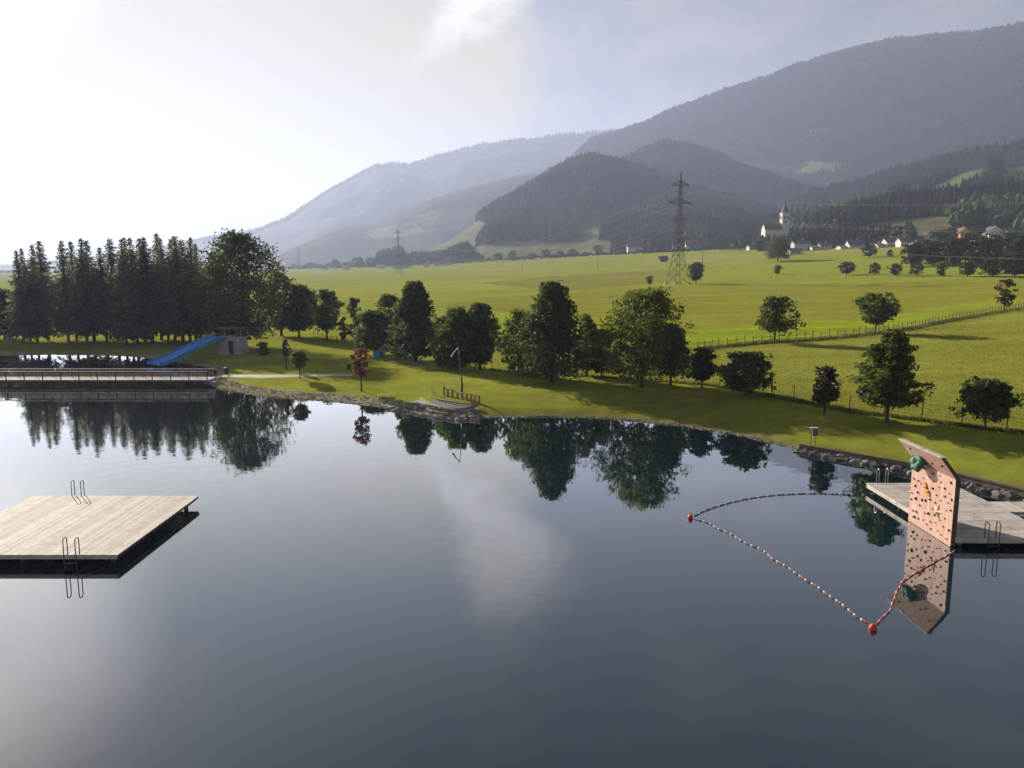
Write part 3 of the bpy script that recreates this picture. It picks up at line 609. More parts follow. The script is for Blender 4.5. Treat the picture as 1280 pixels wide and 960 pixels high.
def plant(name, label, cat, meshes, p, H0, scale=(1, 1, 1), rz=0, leafm=None, group=None):
    o = thing(name, label, cat, (p[0], p[1], p[2]-.02), rz, group); o.scale = scale
    t = bpy.data.objects.new('trunk', meshes[0]); c = bpy.data.objects.new('crown', meshes[1])
    if not meshes[0].materials: meshes[0].materials.append(M['bark'])
    if not meshes[1].materials: meshes[1].materials.append(leafm)
    for q in (t, c): COL.objects.link(q); q.parent = o
    TREES.append(o)
    if name == 'spruce_tree': o.rotation_euler = (random.uniform(-.025, .025), random.uniform(-.025, .025), rz)
    return o
def spot(px, by, ty, w, z=None):
    p = ga(px, by) if z is None else at(px, by, z); dep = proj(*p)[2]
    return p, (by-ty)*dep/F, w*dep/F, dep
def tree(px, by, ty, w, shape, leafm, label, name='broadleaf_tree', cat='tree', cb=.18, dens=1.0, leaf=None, group=None, **kw):
    p, Ht, Wd, dep = spot(px, by, ty, w); Ht *= 1.0
    lf = leaf or max(.13, min(.34, dep*.0026)); area = PI*Wd*Ht*.85
    nl = int(np.clip(area*3.3*dens/(lf*lf*.6), 600, 16000)); per = 26
    ms = broadleaf(int(px*7+by), Ht, Wd, Ht*cb, shape, max(24, nl//per), per, lf, **kw)
    return plant(name, label, cat, ms, p, Ht, rz=0, leafm=leafm, group=group)

GR = 'spruces of the dark grove behind the boardwalk'
tops = [(30, 313), (38, 310), (47, 306), (60, 301), (86, 300), (96, 302), (109, 298), (118, 301), (134, 309), (148, 298), (158, 299), (166, 297), (172, 297), (182, 298), (191, 296), (202, 292), (211, 298), (219, 299), (229, 295), (238, 299), (245, 297), (252, 304)]
SPR = [spruce(100+i, 16, 3.6, c, .53) for i, c in enumerate((2.3, 3.5, 1.9, 4.0, 2.9))]
for i, (px, ty) in enumerate(tops):
    by = [431, 427, 429.5, 425.5, 430, 426.5][i % 6]+random.uniform(-1, 1)
    p, Ht, _, dep = spot(px, by, ty, 10); s = Ht/16; wd = random.uniform(.8, 1.3)
    note = {0: 'outermost on the left', 15: 'the tallest one', 21: 'outermost on the right next to the broadleaf'}.get(i)
    lab = 'dark tall spruce, %s from the left in the grove behind the boardwalk' % ORD[i] if not note else 'dark tall spruce of the grove, '+note
    plant('spruce_tree', lab, 'spruce', SPR[i % 5], p, 16, (s*wd, s*wd, s), random.uniform(0, 6.28), L_SPRUCE, GR)

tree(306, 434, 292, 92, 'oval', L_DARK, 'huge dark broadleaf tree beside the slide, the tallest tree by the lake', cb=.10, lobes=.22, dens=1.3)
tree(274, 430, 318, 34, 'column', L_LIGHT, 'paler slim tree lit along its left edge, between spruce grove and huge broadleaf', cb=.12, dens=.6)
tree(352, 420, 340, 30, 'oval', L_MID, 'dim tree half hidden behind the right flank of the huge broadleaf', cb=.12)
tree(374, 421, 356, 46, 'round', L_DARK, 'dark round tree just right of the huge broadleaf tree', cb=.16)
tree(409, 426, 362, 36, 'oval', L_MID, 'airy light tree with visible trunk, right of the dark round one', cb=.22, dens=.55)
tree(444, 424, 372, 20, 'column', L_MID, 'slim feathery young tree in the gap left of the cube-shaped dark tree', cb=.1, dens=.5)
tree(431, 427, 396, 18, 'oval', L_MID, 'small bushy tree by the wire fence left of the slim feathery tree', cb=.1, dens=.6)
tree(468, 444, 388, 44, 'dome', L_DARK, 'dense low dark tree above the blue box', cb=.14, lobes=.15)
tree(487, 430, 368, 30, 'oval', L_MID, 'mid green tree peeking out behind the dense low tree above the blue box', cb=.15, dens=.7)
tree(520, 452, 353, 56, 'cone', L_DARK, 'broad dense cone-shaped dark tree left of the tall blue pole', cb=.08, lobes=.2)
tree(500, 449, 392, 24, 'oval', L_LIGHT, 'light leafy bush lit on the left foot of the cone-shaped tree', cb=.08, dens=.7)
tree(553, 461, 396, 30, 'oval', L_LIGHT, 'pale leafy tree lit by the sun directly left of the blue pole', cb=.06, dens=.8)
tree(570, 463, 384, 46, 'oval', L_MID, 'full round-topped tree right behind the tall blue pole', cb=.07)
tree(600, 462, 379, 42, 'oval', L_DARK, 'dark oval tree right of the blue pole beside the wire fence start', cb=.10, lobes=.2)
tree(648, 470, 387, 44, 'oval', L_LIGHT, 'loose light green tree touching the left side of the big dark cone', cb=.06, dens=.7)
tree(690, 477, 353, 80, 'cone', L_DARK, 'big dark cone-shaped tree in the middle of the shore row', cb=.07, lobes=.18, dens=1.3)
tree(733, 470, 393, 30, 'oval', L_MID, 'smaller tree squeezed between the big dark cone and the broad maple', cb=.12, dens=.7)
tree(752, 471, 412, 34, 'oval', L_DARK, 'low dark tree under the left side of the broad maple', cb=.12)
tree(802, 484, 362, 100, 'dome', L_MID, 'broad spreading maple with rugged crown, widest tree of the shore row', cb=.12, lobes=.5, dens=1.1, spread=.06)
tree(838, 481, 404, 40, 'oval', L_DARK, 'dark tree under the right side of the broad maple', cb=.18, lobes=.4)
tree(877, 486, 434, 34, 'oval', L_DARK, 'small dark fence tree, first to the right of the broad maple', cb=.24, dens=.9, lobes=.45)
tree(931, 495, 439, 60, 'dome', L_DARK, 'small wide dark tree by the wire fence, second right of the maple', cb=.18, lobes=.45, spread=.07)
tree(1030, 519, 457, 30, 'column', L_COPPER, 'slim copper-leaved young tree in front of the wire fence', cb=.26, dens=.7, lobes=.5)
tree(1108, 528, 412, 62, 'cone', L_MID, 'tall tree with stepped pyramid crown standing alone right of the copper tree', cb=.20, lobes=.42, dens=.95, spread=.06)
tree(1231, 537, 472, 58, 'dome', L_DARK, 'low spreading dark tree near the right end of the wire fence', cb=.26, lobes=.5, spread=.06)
tree(6, 424, 362, 48, 'round', L_DARK, 'round dark tree cut by the left edge, left of the spruce grove', cb=.12)
tree(375, 473, 438, 19, 'round', L_LIGHT, 'small clipped ball tree beside the light lawn path', 'lawn_tree', cb=.42, leaf=.13)
tree(329, 444, 427, 15, 'round', L_LIGHT, 'pale rounded shrub near the foot of the huge broadleaf', 'shrub', 'shrub', cb=.08, leaf=.16)
tree(358, 463, 424, 9, 'oval', L_COPPER, 'thin dark sapling behind the clipped ball tree', 'lawn_tree', cb=.45, leaf=.14, dens=.7)
tree(452, 489, 434, 20, 'oval', L_RED, 'young tree with dull red leaves on the sunny lawn', 'lawn_tree', cb=.36, leaf=.14, dens=.42, lobes=.5)
tree(968, 428, 370, 43, 'dome', L_MID, 'round field tree at the wooden fence, left of the two in the meadow', 'field_tree', cb=.24, lobes=.35, dens=.6)
tree(1094, 416.5, 366, 47, 'fan', L_MID, 'fan-shaped field tree at the wooden fence, right of the two in the meadow', 'field_tree', cb=.28, lobes=.35, dens=.55)
tree(1255, 388, 349, 26, 'fan', L_COPPER, 'thin sparse brownish tree near the right end of the wooden fence', 'field_tree', cb=.15, dens=.30)
tree(870, 355, 328, 19, 'round', L_MID, 'ball-crowned tree standing right of the tall pylon', 'field_tree', cb=.2)
tree(812, 359, 345, 8, 'round', L_MID, 'tiny tree alone in the field left of the tall pylon', 'field_tree', cb=.35)
tree(972, 327, 297, 28, 'dome', L_DARK, 'dark bell-shaped tree in front of the church', 'field_tree', cb=.14)
tree(972, 343, 331, 9, 'oval', L_MID, 'small bush in the field below the church', 'shrub', 'shrub', cb=.1)

# distant trees share three meshes
FAR = [broadleaf(900+i, 8, 7, c, s, 60, 24, .55, spread=.10, lobes=.16) for i, (s, c) in enumerate((('round', 1.5), ('dome', 1.2), ('oval', 1.0)))]
FARM = [leaf_mat('leaves_far_%d' % i, c, .3) for i, c in enumerate(((.034, .048, .018), (.042, .060, .020), (.030, .042, .018)))]
def far_tree(i, px, by, ty, w, name, label, group):
    p, Ht, Wd, dep = spot(px, by, ty, w); k = i % 3
    plant(name, label, 'tree', FAR[k], p, 8, (Wd/7, Wd/7, Ht/8), random.uniform(0, 6.28), FARM[k], group)
row = [(1058, 344, 327, 18), (1093, 343.5, 328, 12), (1119, 345, 329, 14), (1145, 345, 327, 15), (1177, 345.5, 330, 11), (1209, 346, 327, 18), (1240, 346, 322, 26), (1268, 347, 316, 36)]
for i, (px, by, ty, w) in enumerate(row):
    far_tree(i+i//3, px, by, ty, w, 'roadside_tree', 'roadside tree, %s from the left in the row along the field track' % ORD[i], 'trees in a row along the field track')
mids = [(1086, 322, 306, 17, 'dark tree beyond the roadside row, in front of the village houses'), (1112, 321, 312, 7, 'small lone tree between the roadside row and the white houses')]
for i, a in enumerate(mids): far_tree(i, *a[:4], 'village_tree', a[4], 'trees in and around the village')
vill = [(902, 313, 297, 14), (916, 313, 299, 13), (932, 312, 291, 16), (948, 314, 300, 12), (960, 316, 302, 12), (1012, 311, 288, 22), (1026, 309, 282, 26), (1043, 309, 290, 18), (1080, 308, 290, 16), (1140, 334, 303, 26), (1152, 330, 300, 30), (1166, 332, 302, 28), (1180, 330, 299, 30), (1194, 333, 298, 30), (1210, 331, 292, 30), (1226, 334, 297, 34), (1243, 333, 293, 34), (1259, 336, 297, 34), (1276, 338, 292, 40), (1172, 309, 288, 22), (1188, 305, 285, 18), (1222, 306, 284, 20), (1264, 312, 290, 22)]
vill.sort()
for i, (px, by, ty, w) in enumerate(vill):
    far_tree(i, px, by, ty, w, 'village_tree', 'dark village tree, %s from the left of those around church and houses' % ORD[i], 'trees in and around the village')
vall = [(815, 312, 298, 15), (832, 311, 301, 13), (768, 316, 304, 13), (748, 317, 306, 12), (888, 310, 298, 14), (716, 321, 311, 12), (700, 322, 313, 10), (682, 323, 312, 12), (664, 325, 316, 12), (640, 326, 313, 12), (622, 327, 316, 11), (600, 328, 318, 12), (583, 329, 322, 10), (565, 330, 319, 13), (524, 332, 322, 12), (490, 333, 324, 11), (463, 334, 322, 12), (448, 335, 321, 16), (420, 336, 324, 14), (388, 337, 328, 12)]
vall.sort()
for i, (px, by, ty, w) in enumerate(vall):
    far_tree(i, px, by, ty, w, 'valley_tree', 'hazy distant tree, %s from the left along the far field edge' % ORD[i], 'trees along the far edge of the fields')
xs = []
for px in np.arange(345, 930, 2.2):
    py = np.interp(px, [345, 500, 720, 930], [337.5, 333, 321, 311])-random.uniform(0, 1.2); p = ga(px, py); xs.append((*p, random.uniform(2, 5.5)*(1+(px < 500))))
xs += [(*ga(px, 341.5-random.uniform(0, 1)), random.uniform(4, 9)) for px in np.arange(-40, 60, 1.5)]
xs = np.array(xs); V, T = blobs(xs[:, 0], xs[:, 1], xs[:, 2]-.4, xs[:, 3], xs[:, 3]*.75, 4)
tag(link('shrubbery', mesh_np('shrubbery', V, [T]), M['forest_leafy']), 'far strip of bushes along the edge of the fields', 'bushes', kind='stuff')

# ------------------------------------------------------------------ grass tufts, pebbles
def tufts(n, region, h, name, label, mat, seed):
    g = np.random.default_rng(seed); P = region(g, n); x, y = P[:, 0], P[:, 1]; z = G(x, y); n = len(x)
    hh = h*g.uniform(.5, 1.4, n); a = g.uniform(0, PI, n); w = hh*.30; dx, dy = np.cos(a)*w, np.sin(a)*w; lx, ly = g.normal(0, .35, (2, n))*hh
    V = np.stack([np.stack([x-dx, y-dy, z-.03], 1), np.stack([x+dx, y+dy, z-.03], 1), np.stack([x+lx, y+ly, z+hh], 1)], 1).reshape(-1, 3)
    tag(link(name, mesh_np(name, V, [np.arange(3*n).reshape(-1, 3)]), mat), label, 'grass', kind='stuff')
M['tall_grass'] = leaf_mat('tall_grass', (.098, .112, .030), .35, .35, .15)
M['short_grass'] = leaf_mat('short_grass', (.086, .108, .020), .35, .3, .2)
f1 = np.array([p[:2] for p in FEN1_W]); f2 = np.array([p[:2] for p in FEN2_W])
MEAD = np.concatenate([f1, [(60, 54), (110, 90)], f2[::-1], [(10, 112)]])
def reg_mead(g, n):
    P = np.stack([g.uniform(-5, 95, n*3), g.uniform(52, 165, n*3)], 1); k = inside(MEAD, P[:, 0], P[:, 1]) & (g.uniform(0, 1, len(P)) < (60/np.hypot(P[:, 0], P[:, 1]))**1.2)
    return P[k][:n]
tufts(70000, reg_mead, .10, 'meadow_grass', 'uncut meadow grass beyond the wire fence', M['tall_grass'], 5)
def reg_fence(g, n):
    i = g.integers(0, len(f1)-1, n); t = g.uniform(0, 1, n)[:, None]; return f1[i]*(1-t)+f1[i+1]*t+g.normal(0, .22, (n, 2))
tufts(6000, reg_fence, .22, 'fence_grass', 'taller grass left standing along the wire fence', M['tall_grass'], 6)
def reg_f2(g, n):
    i = g.integers(0, len(f2)-1, n); t = g.uniform(0, 1, n)[:, None]; return f2[i]*(1-t)+f2[i+1]*t+g.normal(0, .5, (n, 2))
tufts(5000, reg_f2, .32, 'fence_grass', 'rough grass along the wooden field fence', M['tall_grass'], 8)
def reg_lawn(g, n):
    P = np.stack([g.uniform(-45, 45, n*5), g.uniform(40, 105, n*5)], 1); d = lake_dist(P[:, 0], P[:, 1]); k = (d > 3) & (d < 40) & ~inside(MEAD, P[:, 0], P[:, 1]); return P[k][:n]
tufts(16000, reg_lawn, .05, 'lawn_grass', 'short cut grass on the bathing lawn', M['short_grass'], 7)
def shore_pts(px0, px1, n, dmin, dmax, g):
    idx = [i for i, p in enumerate(LAKE_PX) if px0 <= p[0] <= px1]; A = LAKE[idx]; i = g.integers(0, len(A)-1, n); t = g.uniform(0, 1, n)[:, None]
    a, b = A[i], A[i+1]; d = b-a; nrm = np.stack([-d[:, 1], d[:, 0]], 1); nrm /= np.linalg.norm(nrm, axis=1)[:, None]
    return a+(b-a)*t+nrm*g.uniform(dmin, dmax, n)[:, None]
def stones(n, pts, smin, smax, name, label, mat, seed, sub=1):
    g = np.random.default_rng(seed); V0, T0 = ico(sub); x, y = pts[:, 0], pts[:, 1]; z = G(x, y); n = len(x)
    s = smin*(smax/smin)**(g.uniform(0, 1, n)**2); k = g.uniform(.65, 1.25, (n, len(V0)))[..., None]
    V = V0[None]*k*np.stack([s, s*g.uniform(.6, 1, n), s*.55], -1)[:, None]+np.stack([x, y, z+s*.15], -1)[:, None]; T = T0[None]+(np.arange(n)*len(V0))[:, None, None]
    tag(link(name, mesh_np(name, V.reshape(-1, 3), [T.reshape(-1, 3)]), mat), label, 'stones', kind='stuff')
g_ = np.random.default_rng(77)
P1 = np.concatenate([shore_pts(260, 570, 3600, -.3, 1.9, g_), shore_pts(590, 1000, 700, -.2, .35, g_), shore_pts(180, 270, 700, -.2, 1.2, g_)])
stones(0, P1, .03, .14, 'gravel', 'loose gravel and pebbles along the lake edge', M['gravel'], 12)
P2 = shore_pts(480, 600, 260, -.5, 1.6, g_); stones(0, P2, .16, .5, 'rubble', 'broken rocks below the water play terrace', M['stone'], 13)

P3 = np.concatenate([shore_pts(1000, 1400, 420, -.75, -.10, g_)])
gz = np.array([(p[0], p[1]) for p in P3])
def wall_rubble():
    g = np.random.default_rng(66); V0, T0 = ico(1); n = len(gz); s = .09*(4.2)**(g.uniform(0, 1, n)**1.6); k = g.uniform(.6, 1.3, (n, len(V0)))[..., None]
    V = V0[None]*k*np.stack([s*1.3, s, s*.75], -1)[:, None]+np.stack([gz[:, 0], gz[:, 1], g.uniform(-.05, .12, n)], -1)[:, None]; T = T0[None]+(np.arange(n)*len(V0))[:, None, None]
    tag(link('rubble', mesh_np('rubble', V.reshape(-1, 3), [T.reshape(-1, 3)]), M['stone_dark']), 'dark broken rocks heaped against the lake wall', 'stones', kind='stuff')
wall_rubble()

# ------------------------------------------------------------------ swimming raft
def hoop_pair(b, y0, sgn, z0, gap=.52, h=.82, axis='y', depth=.30):
    # two inverted U rails, each running from the water over to the deck; local: x along the edge, y outwards
    for s in (-1, 1):
        pts = []
        x = s*gap/2
        for k in range(9):
            a = PI*k/8; pts.append((x, depth/2*math.cos(a), z0+h-.12+.13*math.sin(a)))
        b.tube([(x, depth/2+.02, z0-1.3)]+pts+[(x, -depth/2, z0-.02)], .022, 6)
    for k in range(4): b.tube([(-gap/2, depth/2+.02, z0-.28-.28*k), (gap/2, depth/2+.02, z0-.28-.28*k)], .02, 6)
def ladder(parent, x, y, z0, rz, mat, label=None):
    b = MB(); b.smooth = True; hoop_pair(b, 0, 1, z0); o = b.build('ladder', mat, parent, (x, y, 0), (0, 0, rz)); 
    if label: o['label'] = label
    return o
def raft():
    x0, x1, y0, y1, zt = -26.4, -17.3, 32.7, 41.7, .55
    cx, cy = (x0+x1)/2, (y0+y1)/2; r = thing('swimming_raft', 'square weathered wooden swimming platform standing in the lake on the left', 'swimming platform', (cx, cy, 0))
    b = MB(); w = .145; n = int((x1-x0)/w); w = (x1-x0)/n; g = np.random.default_rng(2)
    for i in range(n):
        xx = x0+w*(i+.5)-cx; e = g.uniform(0, .012); cut = g.uniform(-1.5, 1.5)
        b.box((xx, 0, zt-.022+e*.25), (w-.016, y1-y0-abs(cut)*.01, .044))
    b.build('deck', M['wood_grey'], r)
    hx, hy = (x1-x0)/2-.06, (y1-y0)/2-.03
    for s in (-1, 1): MB().box((0, s*hy, zt-.046-.075), (2*hx, .06, .15)).build('edge_beam', M['wood_grey'], r)
    f = MB()
    for s in (-1, 1): f.box((s*(hx-.1), 0, zt-.046-.09), (.08, 2*hy-.2, .17))
    for k in np.linspace(-hx+1.2, hx-1.2, 7): f.box((k, 0, zt-.046-.10), (.10, 2*hy-.2, .18))
    f.build('joist', M['wood_dark'], r)
    for sx in (-1, 0, 1):
        for sy in (-1, 0, 1):
            q = MB(); q.tube([(sx*(hx-.45), sy*(hy-.55), -2.4), (sx*(hx-.45), sy*(hy-.55), zt-.05)], .11, 10); q.build('pile', M['wood_dark'], r)
    p = at(91, 694, .55); ladder(r, p[0]-cx, y0-cy-.10, zt, PI, M['rail_metal'])
    p = at(88, 624, .55); ladder(r, p[0]-cx, y1-cy+.10, zt, 0, M['rail_metal'])
raft()

# ------------------------------------------------------------------ bathing jetty with climbing wall
def jetty():
    x0, x1, y0, y1, zt = 20.80, 25.75, 34.95, 44.45, .5
    cx, cy = (x0+x1)/2, (y0+y1)/2; r = thing('bathing_jetty', 'pale wooden bathing jetty with a gangway to the walled shore', 'jetty', (cx, cy, 0))
    b = MB(); w = .145; n = int((y1-y0)/w); w = (y1-y0)/n; g = np.random.default_rng(3)
    for i in range(n): b.box((0, y0+w*(i+.5)-cy, zt-.022+g.uniform(0, .004)), (x1-x0, w-.010, .044))
    b.build('deck', M['wood_dock'], r)
    gy0, gy1 = 38.95, 40.75; gw = MB(); L_ = 6.6; nn = int(L_/w)
    for i in range(nn): gw.box((x1-cx+w*(i+.5)+.004, (gy0+gy1)/2-cy, zt-.022+g.uniform(0, .004)), (w-.010, gy1-gy0, .044))
    for yy in (gy0+.2, gy1-.2): gw.box((x1-cx+L_/2, yy-cy, zt-.136), (L_, .1, .18))
    gw.build('gangway', M['wood_dock'], r)
    f = MB(); hx, hy = (x1-x0)/2-.04, (y1-y0)/2-.05
    for s in (-1, 1):
        MB().box((0, s*hy, zt-.046-.10), (2*hx, .06, .20)).build('edge_beam', M['wood_grey'], r); MB().box((s*hx, 0, zt-.046-.10), (.06, 2*hy-.1, .20)).build('edge_beam', M['wood_grey'], r)
    f = MB()
    for k in np.linspace(-hx+.8, hx-.8, 4): f.box((k, 0, zt-.046-.09), (.1, 2*hy-.2, .18))
    f.build('joist', M['wood_dark'], r)
    for sx in (-1, 1):
        for sy in (-1, -.33, .33, 1):
            q = MB(); q.tube([(sx*(hx-.35), sy*(hy-.4), -2.4), (sx*(hx-.35), sy*(hy-.4), zt-.05)], .11, 10); q.build('pile', M['wood_dark'], r)
    p = at(1238, 673, .5); ladder(r, p[0]-cx, y0-cy-.10, zt, PI, M['rail_metal'], 'near dark metal ladder')
    p = at(1104, 604, .5); ladder(r, p[0]-cx, y1-cy+.10, zt, 0, M['steel'], 'far bright metal ladder')
jetty()

def wall_mat():
    m, nt, b = node_mat('climbing_panel'); L = nt.links; tc = N(nt, 'ShaderNodeTexCoord'); sp = N(nt, 'ShaderNodeSeparateXYZ'); L.new(tc.outputs['Object'], sp.inputs[0])
    n = N(nt, 'ShaderNodeTexNoise', i_Scale=1.1, i_Detail=6.0, i_Roughness=.65); L.new(tc.outputs['Object'], n.inputs['Vector'])
    mp = N(nt, 'ShaderNodeMapping'); mp.inputs['Scale'].default_value = (6, 6, .5); L.new(tc.outputs['Object'], mp.inputs[0])
    n2 = N(nt, 'ShaderNodeTexNoise', i_Scale=1.2, i_Detail=5.0); L.new(mp.outputs[0], n2.inputs['Vector'])
    c = mixc(nt, maprange(nt, n.outputs['Fac'], .3, .7), (.385, .200, .150), (.455, .268, .200)); c = mixc(nt, maprange(nt, n2.outputs['Fac'], .45, .75, 0, .55), c, (.60, .46, .36))
    fr = mth(nt, 'FRACT', mth(nt, 'MULTIPLY', mth(nt, 'ADD', sp.outputs[1], 50.), 1/.33)); ln = mth(nt, 'LESS_THAN', fr, .05)
    c = mixc(nt, mth(nt, 'MULTIPLY', ln, .55), c, (.64, .50, .42)); L.new(c, b.inputs['Base Color']); b.inputs['Roughness'].default_value = .7
    return m
def climbing_wall():
    X, ya, yb = 20.62, 35.12, 39.05; ym = (ya+yb)/2; zk = 3.27; ztop = 4.28; xo = -.78; th = .20
    r = thing('climbing_wall', 'pink plywood climbing wall leaning out over the water at the jetty', 'climbing wall', (X, ym, 0)); WM = wall_mat()
    hw = (yb-ya)/2
    pr = [(0, 0, .02), (0, 0, zk), (xo, 0, ztop), (xo+.05, 0, ztop+.08), (xo+.26, 0, ztop+.02), (th, 0, zk+.12), (th, 0, .02)]
    p = MB(); F_ = .018
    p.box((F_/2-.012, 0, (zk+.02)/2), (.024, 2*hw, zk-.02)); 
    def slab(a, b, t): # sloping overhang board
        d = np.array([b[0]-a[0], 0, b[2]-a[2]]); nrm = np.array([d[2], 0, -d[0]])/np.hypot(d[0], d[2])*t
        A = [np.array(a), np.array(b), np.array(b)+nrm, np.array(a)+nrm]
        p.poly_prism([tuple(q+np.array([0, -hw, 0])) for q in A], (0, 1, 0), 2*hw)
    slab((-.012, 0, zk+.004), (xo, 0, ztop), .028)
    p.build('panel', WM, r)
    s = MB(); body = [(.014, 0, .06), (.014, 0, zk), (xo+.03, 0, ztop), (xo+.20, 0, ztop+.01), (th, 0, zk+.1), (th, 0, .06)]
    # steel box frame behind the board: sides, posts, back cladding
    for yy, w in [(-hw, .06), (hw-.06, .06)]+[(q, .05) for q in np.linspace(-hw+.9, hw-.9, 3)]:
        e = .004 if w < .06 else 0
        s.poly_prism([(.014+e, yy, .06), (.014+e, yy, zk), (th, yy, zk+.05), (th, yy, .06)], (0, 1, 0), w)
        s.poly_prism([(.026+e, yy+.002, zk+.01), (xo+.035+e, yy+.002, ztop), (xo+.20, yy+.002, ztop+.01), (th-.003, yy+.002, zk+.04)], (0, 1, 0), w-.004)
    s.box((th+.012, 0, zk/2+.05), (.02, 2*hw, zk)); 
    s.build('side_frame', M['wood_dark'], r)
    c = MB(); c.box((xo+.11, 0, ztop+.042), (.27, 2*hw+.06, .055)); c.build('top_rail', M['wood_grey'], r)
    hd = []
    for i in range(4):
        m = MB(); m.lump((0, 0, 0), (.05+.008*i, .055, .075-.01*i), 40+i, 1); hd.append(m.mesh('climbing_hold'))
    hd[0].materials.append(M['hold_dark']); hd[1].materials.append(M['hold_dark']); hd[2].materials.append(M['hold_dark']); hd[3].materials.append(M['hold_red'])
    g = np.random.default_rng(8); pts = []; tries = 0
    while len(pts) < 56 and tries < 5000:
        tries += 1; y = g.uniform(-hw+.12, hw-.12); z = g.uniform(.25, zk-.12)
        if all((y-a)**2+((z-b)*.9)**2 > .09 for a, b in pts) and (y-.4)**2+(z-2.05)**2 > .1 and (y+.7)**2+(z-1.35)**2 > .12: pts.append((y, z))
    for i, (y, z) in enumerate(pts):
        o = link('climbing_hold', hd[int(g.choice([0, 1, 2, 3], p=[.34, .3, .24, .12]))], None, r, (-.045, y, z), (g.uniform(-1, 1), 0, 0)); k = g.choice([.6, .8, 1.0, 1.35], p=[.35, .35, .22, .08]); o.scale = (k, k, k*1.1)
    for i in range(9):   # holds under the overhang
        t = g.uniform(.2, .9); y = g.uniform(-hw+.2, hw-.2); o = link('climbing_hold', hd[i % 3], None, r, (xo*t-.05, y, zk+(ztop-zk)*t-.03))
    # big green grip with a hole, under the lip
    m = MB(); m.smooth = True; nu, nv = 28, 14; V = []
    for i in range(nu):
        for j in range(nv):
            a = 2*PI*i/nu; b_ = 2*PI*j/nv; rr = .25+.03*math.sin(3*a+1); tt = .20+.035*math.sin(5*a+b_*2)
            V.append((-.9*tt*math.sin(b_)-.02, (rr+tt*math.cos(b_))*math.cos(a)*1.12, (rr+tt*math.cos(b_))*math.sin(a)*.95))
    q = [(i*nv+j, ((i+1) % nu)*nv+j, ((i+1) % nu)*nv+(j+1) % nv, i*nv+(j+1) % nv) for i in range(nu) for j in range(nv)]
    m.add(V, q); m.lump((.16, 0, 0), (.13, .30, .26), 5, 2)
    o = m.build('grip_volume', M['hold_green'], r, (-.42, .70, zk+.14), (0, R(18), 0)); o['label'] = 'large green rounded grip with a hole'
    # orange jug: a bracket shape
    m = MB(); m.lump((0, 0, 0), (.09, .26, .12), 21, 2); m.lump((0, .12, .20), (.08, .13, .15), 22, 2); m.lump((0, -.12, -.14), (.07, .22, .07), 23, 2)
    o = m.build('grip_volume', M['hold_orange'], r, (-.06, .38, 2.06)); o['label'] = 'orange moulded grip'
    # pale yellow starfish
    pts = []
    for k in range(10):
        a = PI/2+k*PI/5; rr = .36 if k % 2 == 0 else .13; pts.append((0, rr*math.cos(a), rr*math.sin(a)))
    m = MB(); V = [(-.11, 0, 0)]+[(-.018, y, z) for _, y, z in pts]+[(.012, y, z) for _, y, z in pts]
    m.add(V, [(1+k, 1+(k+1) % 10, 11+(k+1) % 10, 11+k) for k in range(10)], [(0, 1+k, 1+(k+1) % 10) for k in range(10)])
    o = m.build('grip_volume', M['hold_yellow'], r, (-.02, -.72, 1.35), (R(12), 0, 0)); o['label'] = 'pale yellow star-shaped grip'
climbing_wall()

# ------------------------------------------------------------------ float lines and buoys
def spline(pts, n=12):
    P = [np.array(p) for p in pts]; P = [2*P[0]-P[1]]+P+[2*P[-1]-P[-2]]; out = []
    for i in range(1, len(P)-2):
        for k in range(n):
            t = k/n; a, b, c, d = P[i-1:i+3]; out.append(.5*((2*b)+(-a+c)*t+(2*a-5*b+4*c-d)*t*t+(-a+3*b-3*c+d)*t**3))
    out.append(P[-2]); return np.array(out)
fl = []
for i, mt in enumerate(('float_white', 'float_red', 'dark')):
    m = MB(); m.smooth = True; m.tube([(-.075, 0, 0), (-.06, 0, 0), (-.03, 0, 0), (.03, 0, 0), (.06, 0, 0), (.075, 0, 0)], [.010, .026, .034, .034, .026, .010], 8); me = m.mesh('float'); me.materials.append(M[mt]); fl.append(me)
def float_line(pxs, label, wob=.06, step=None):
    pts = spline([at(a, b, .02) for a, b in pxs], 16); g = np.random.default_rng(len(label)); c = pts[len(pts)//2]
    seg = np.r_[0, np.cumsum(np.linalg.norm(np.diff(pts, axis=0), axis=1))]; Ltot = seg[-1]
    s = np.linspace(0, Ltot, int(Ltot/.12)); X = np.stack([np.interp(s, seg, pts[:, k]) for k in range(3)], 1)
    d = np.gradient(X, axis=0); nr = np.stack([-d[:, 1], d[:, 0], 0*d[:, 0]], 1); nr /= np.linalg.norm(nr, axis=1)[:, None]
    w = (np.array([mnoise.noise(Vector((q*.9, g.uniform(0, .01), len(label)))) for q in s]))*wob*np.minimum(1, np.minimum(s, Ltot-s)*2); X = X+nr*w[:, None]
    r = thing('float_line', label, 'float line', tuple(c)); m = MB(); m.tube(X-c, .012, 4); m.build('rope', M['rope'], r)
    n = min(98, int(Ltot/.21))
    for i in range(n):
        k = (i+.5)/n*(len(X)-1); j = int(k); p = X[j]+(X[min(j+1, len(X)-1)]-X[j])*(k-j); dd = d[j]
        link('float', fl[(2, 2, 0)[i % 3]] if 'dotted' in label else fl[(0, 2, 0, 1)[i % 4]] if 'white' in label else fl[(1, 0, 1)[i % 3]], None, r, tuple(p-c+np.array([0, 0, .01])), (0, 0, math.atan2(dd[1], dd[0])+g.normal(0, .12)))
float_line([(868, 645), (880, 639), (900, 632), (925, 625.5), (955, 620.5), (985, 618), (1015, 617), (1045, 617.5), (1075, 618.5), (1092, 617)], 'dark dotted float line curving from left buoy to the jetty corner', .05)
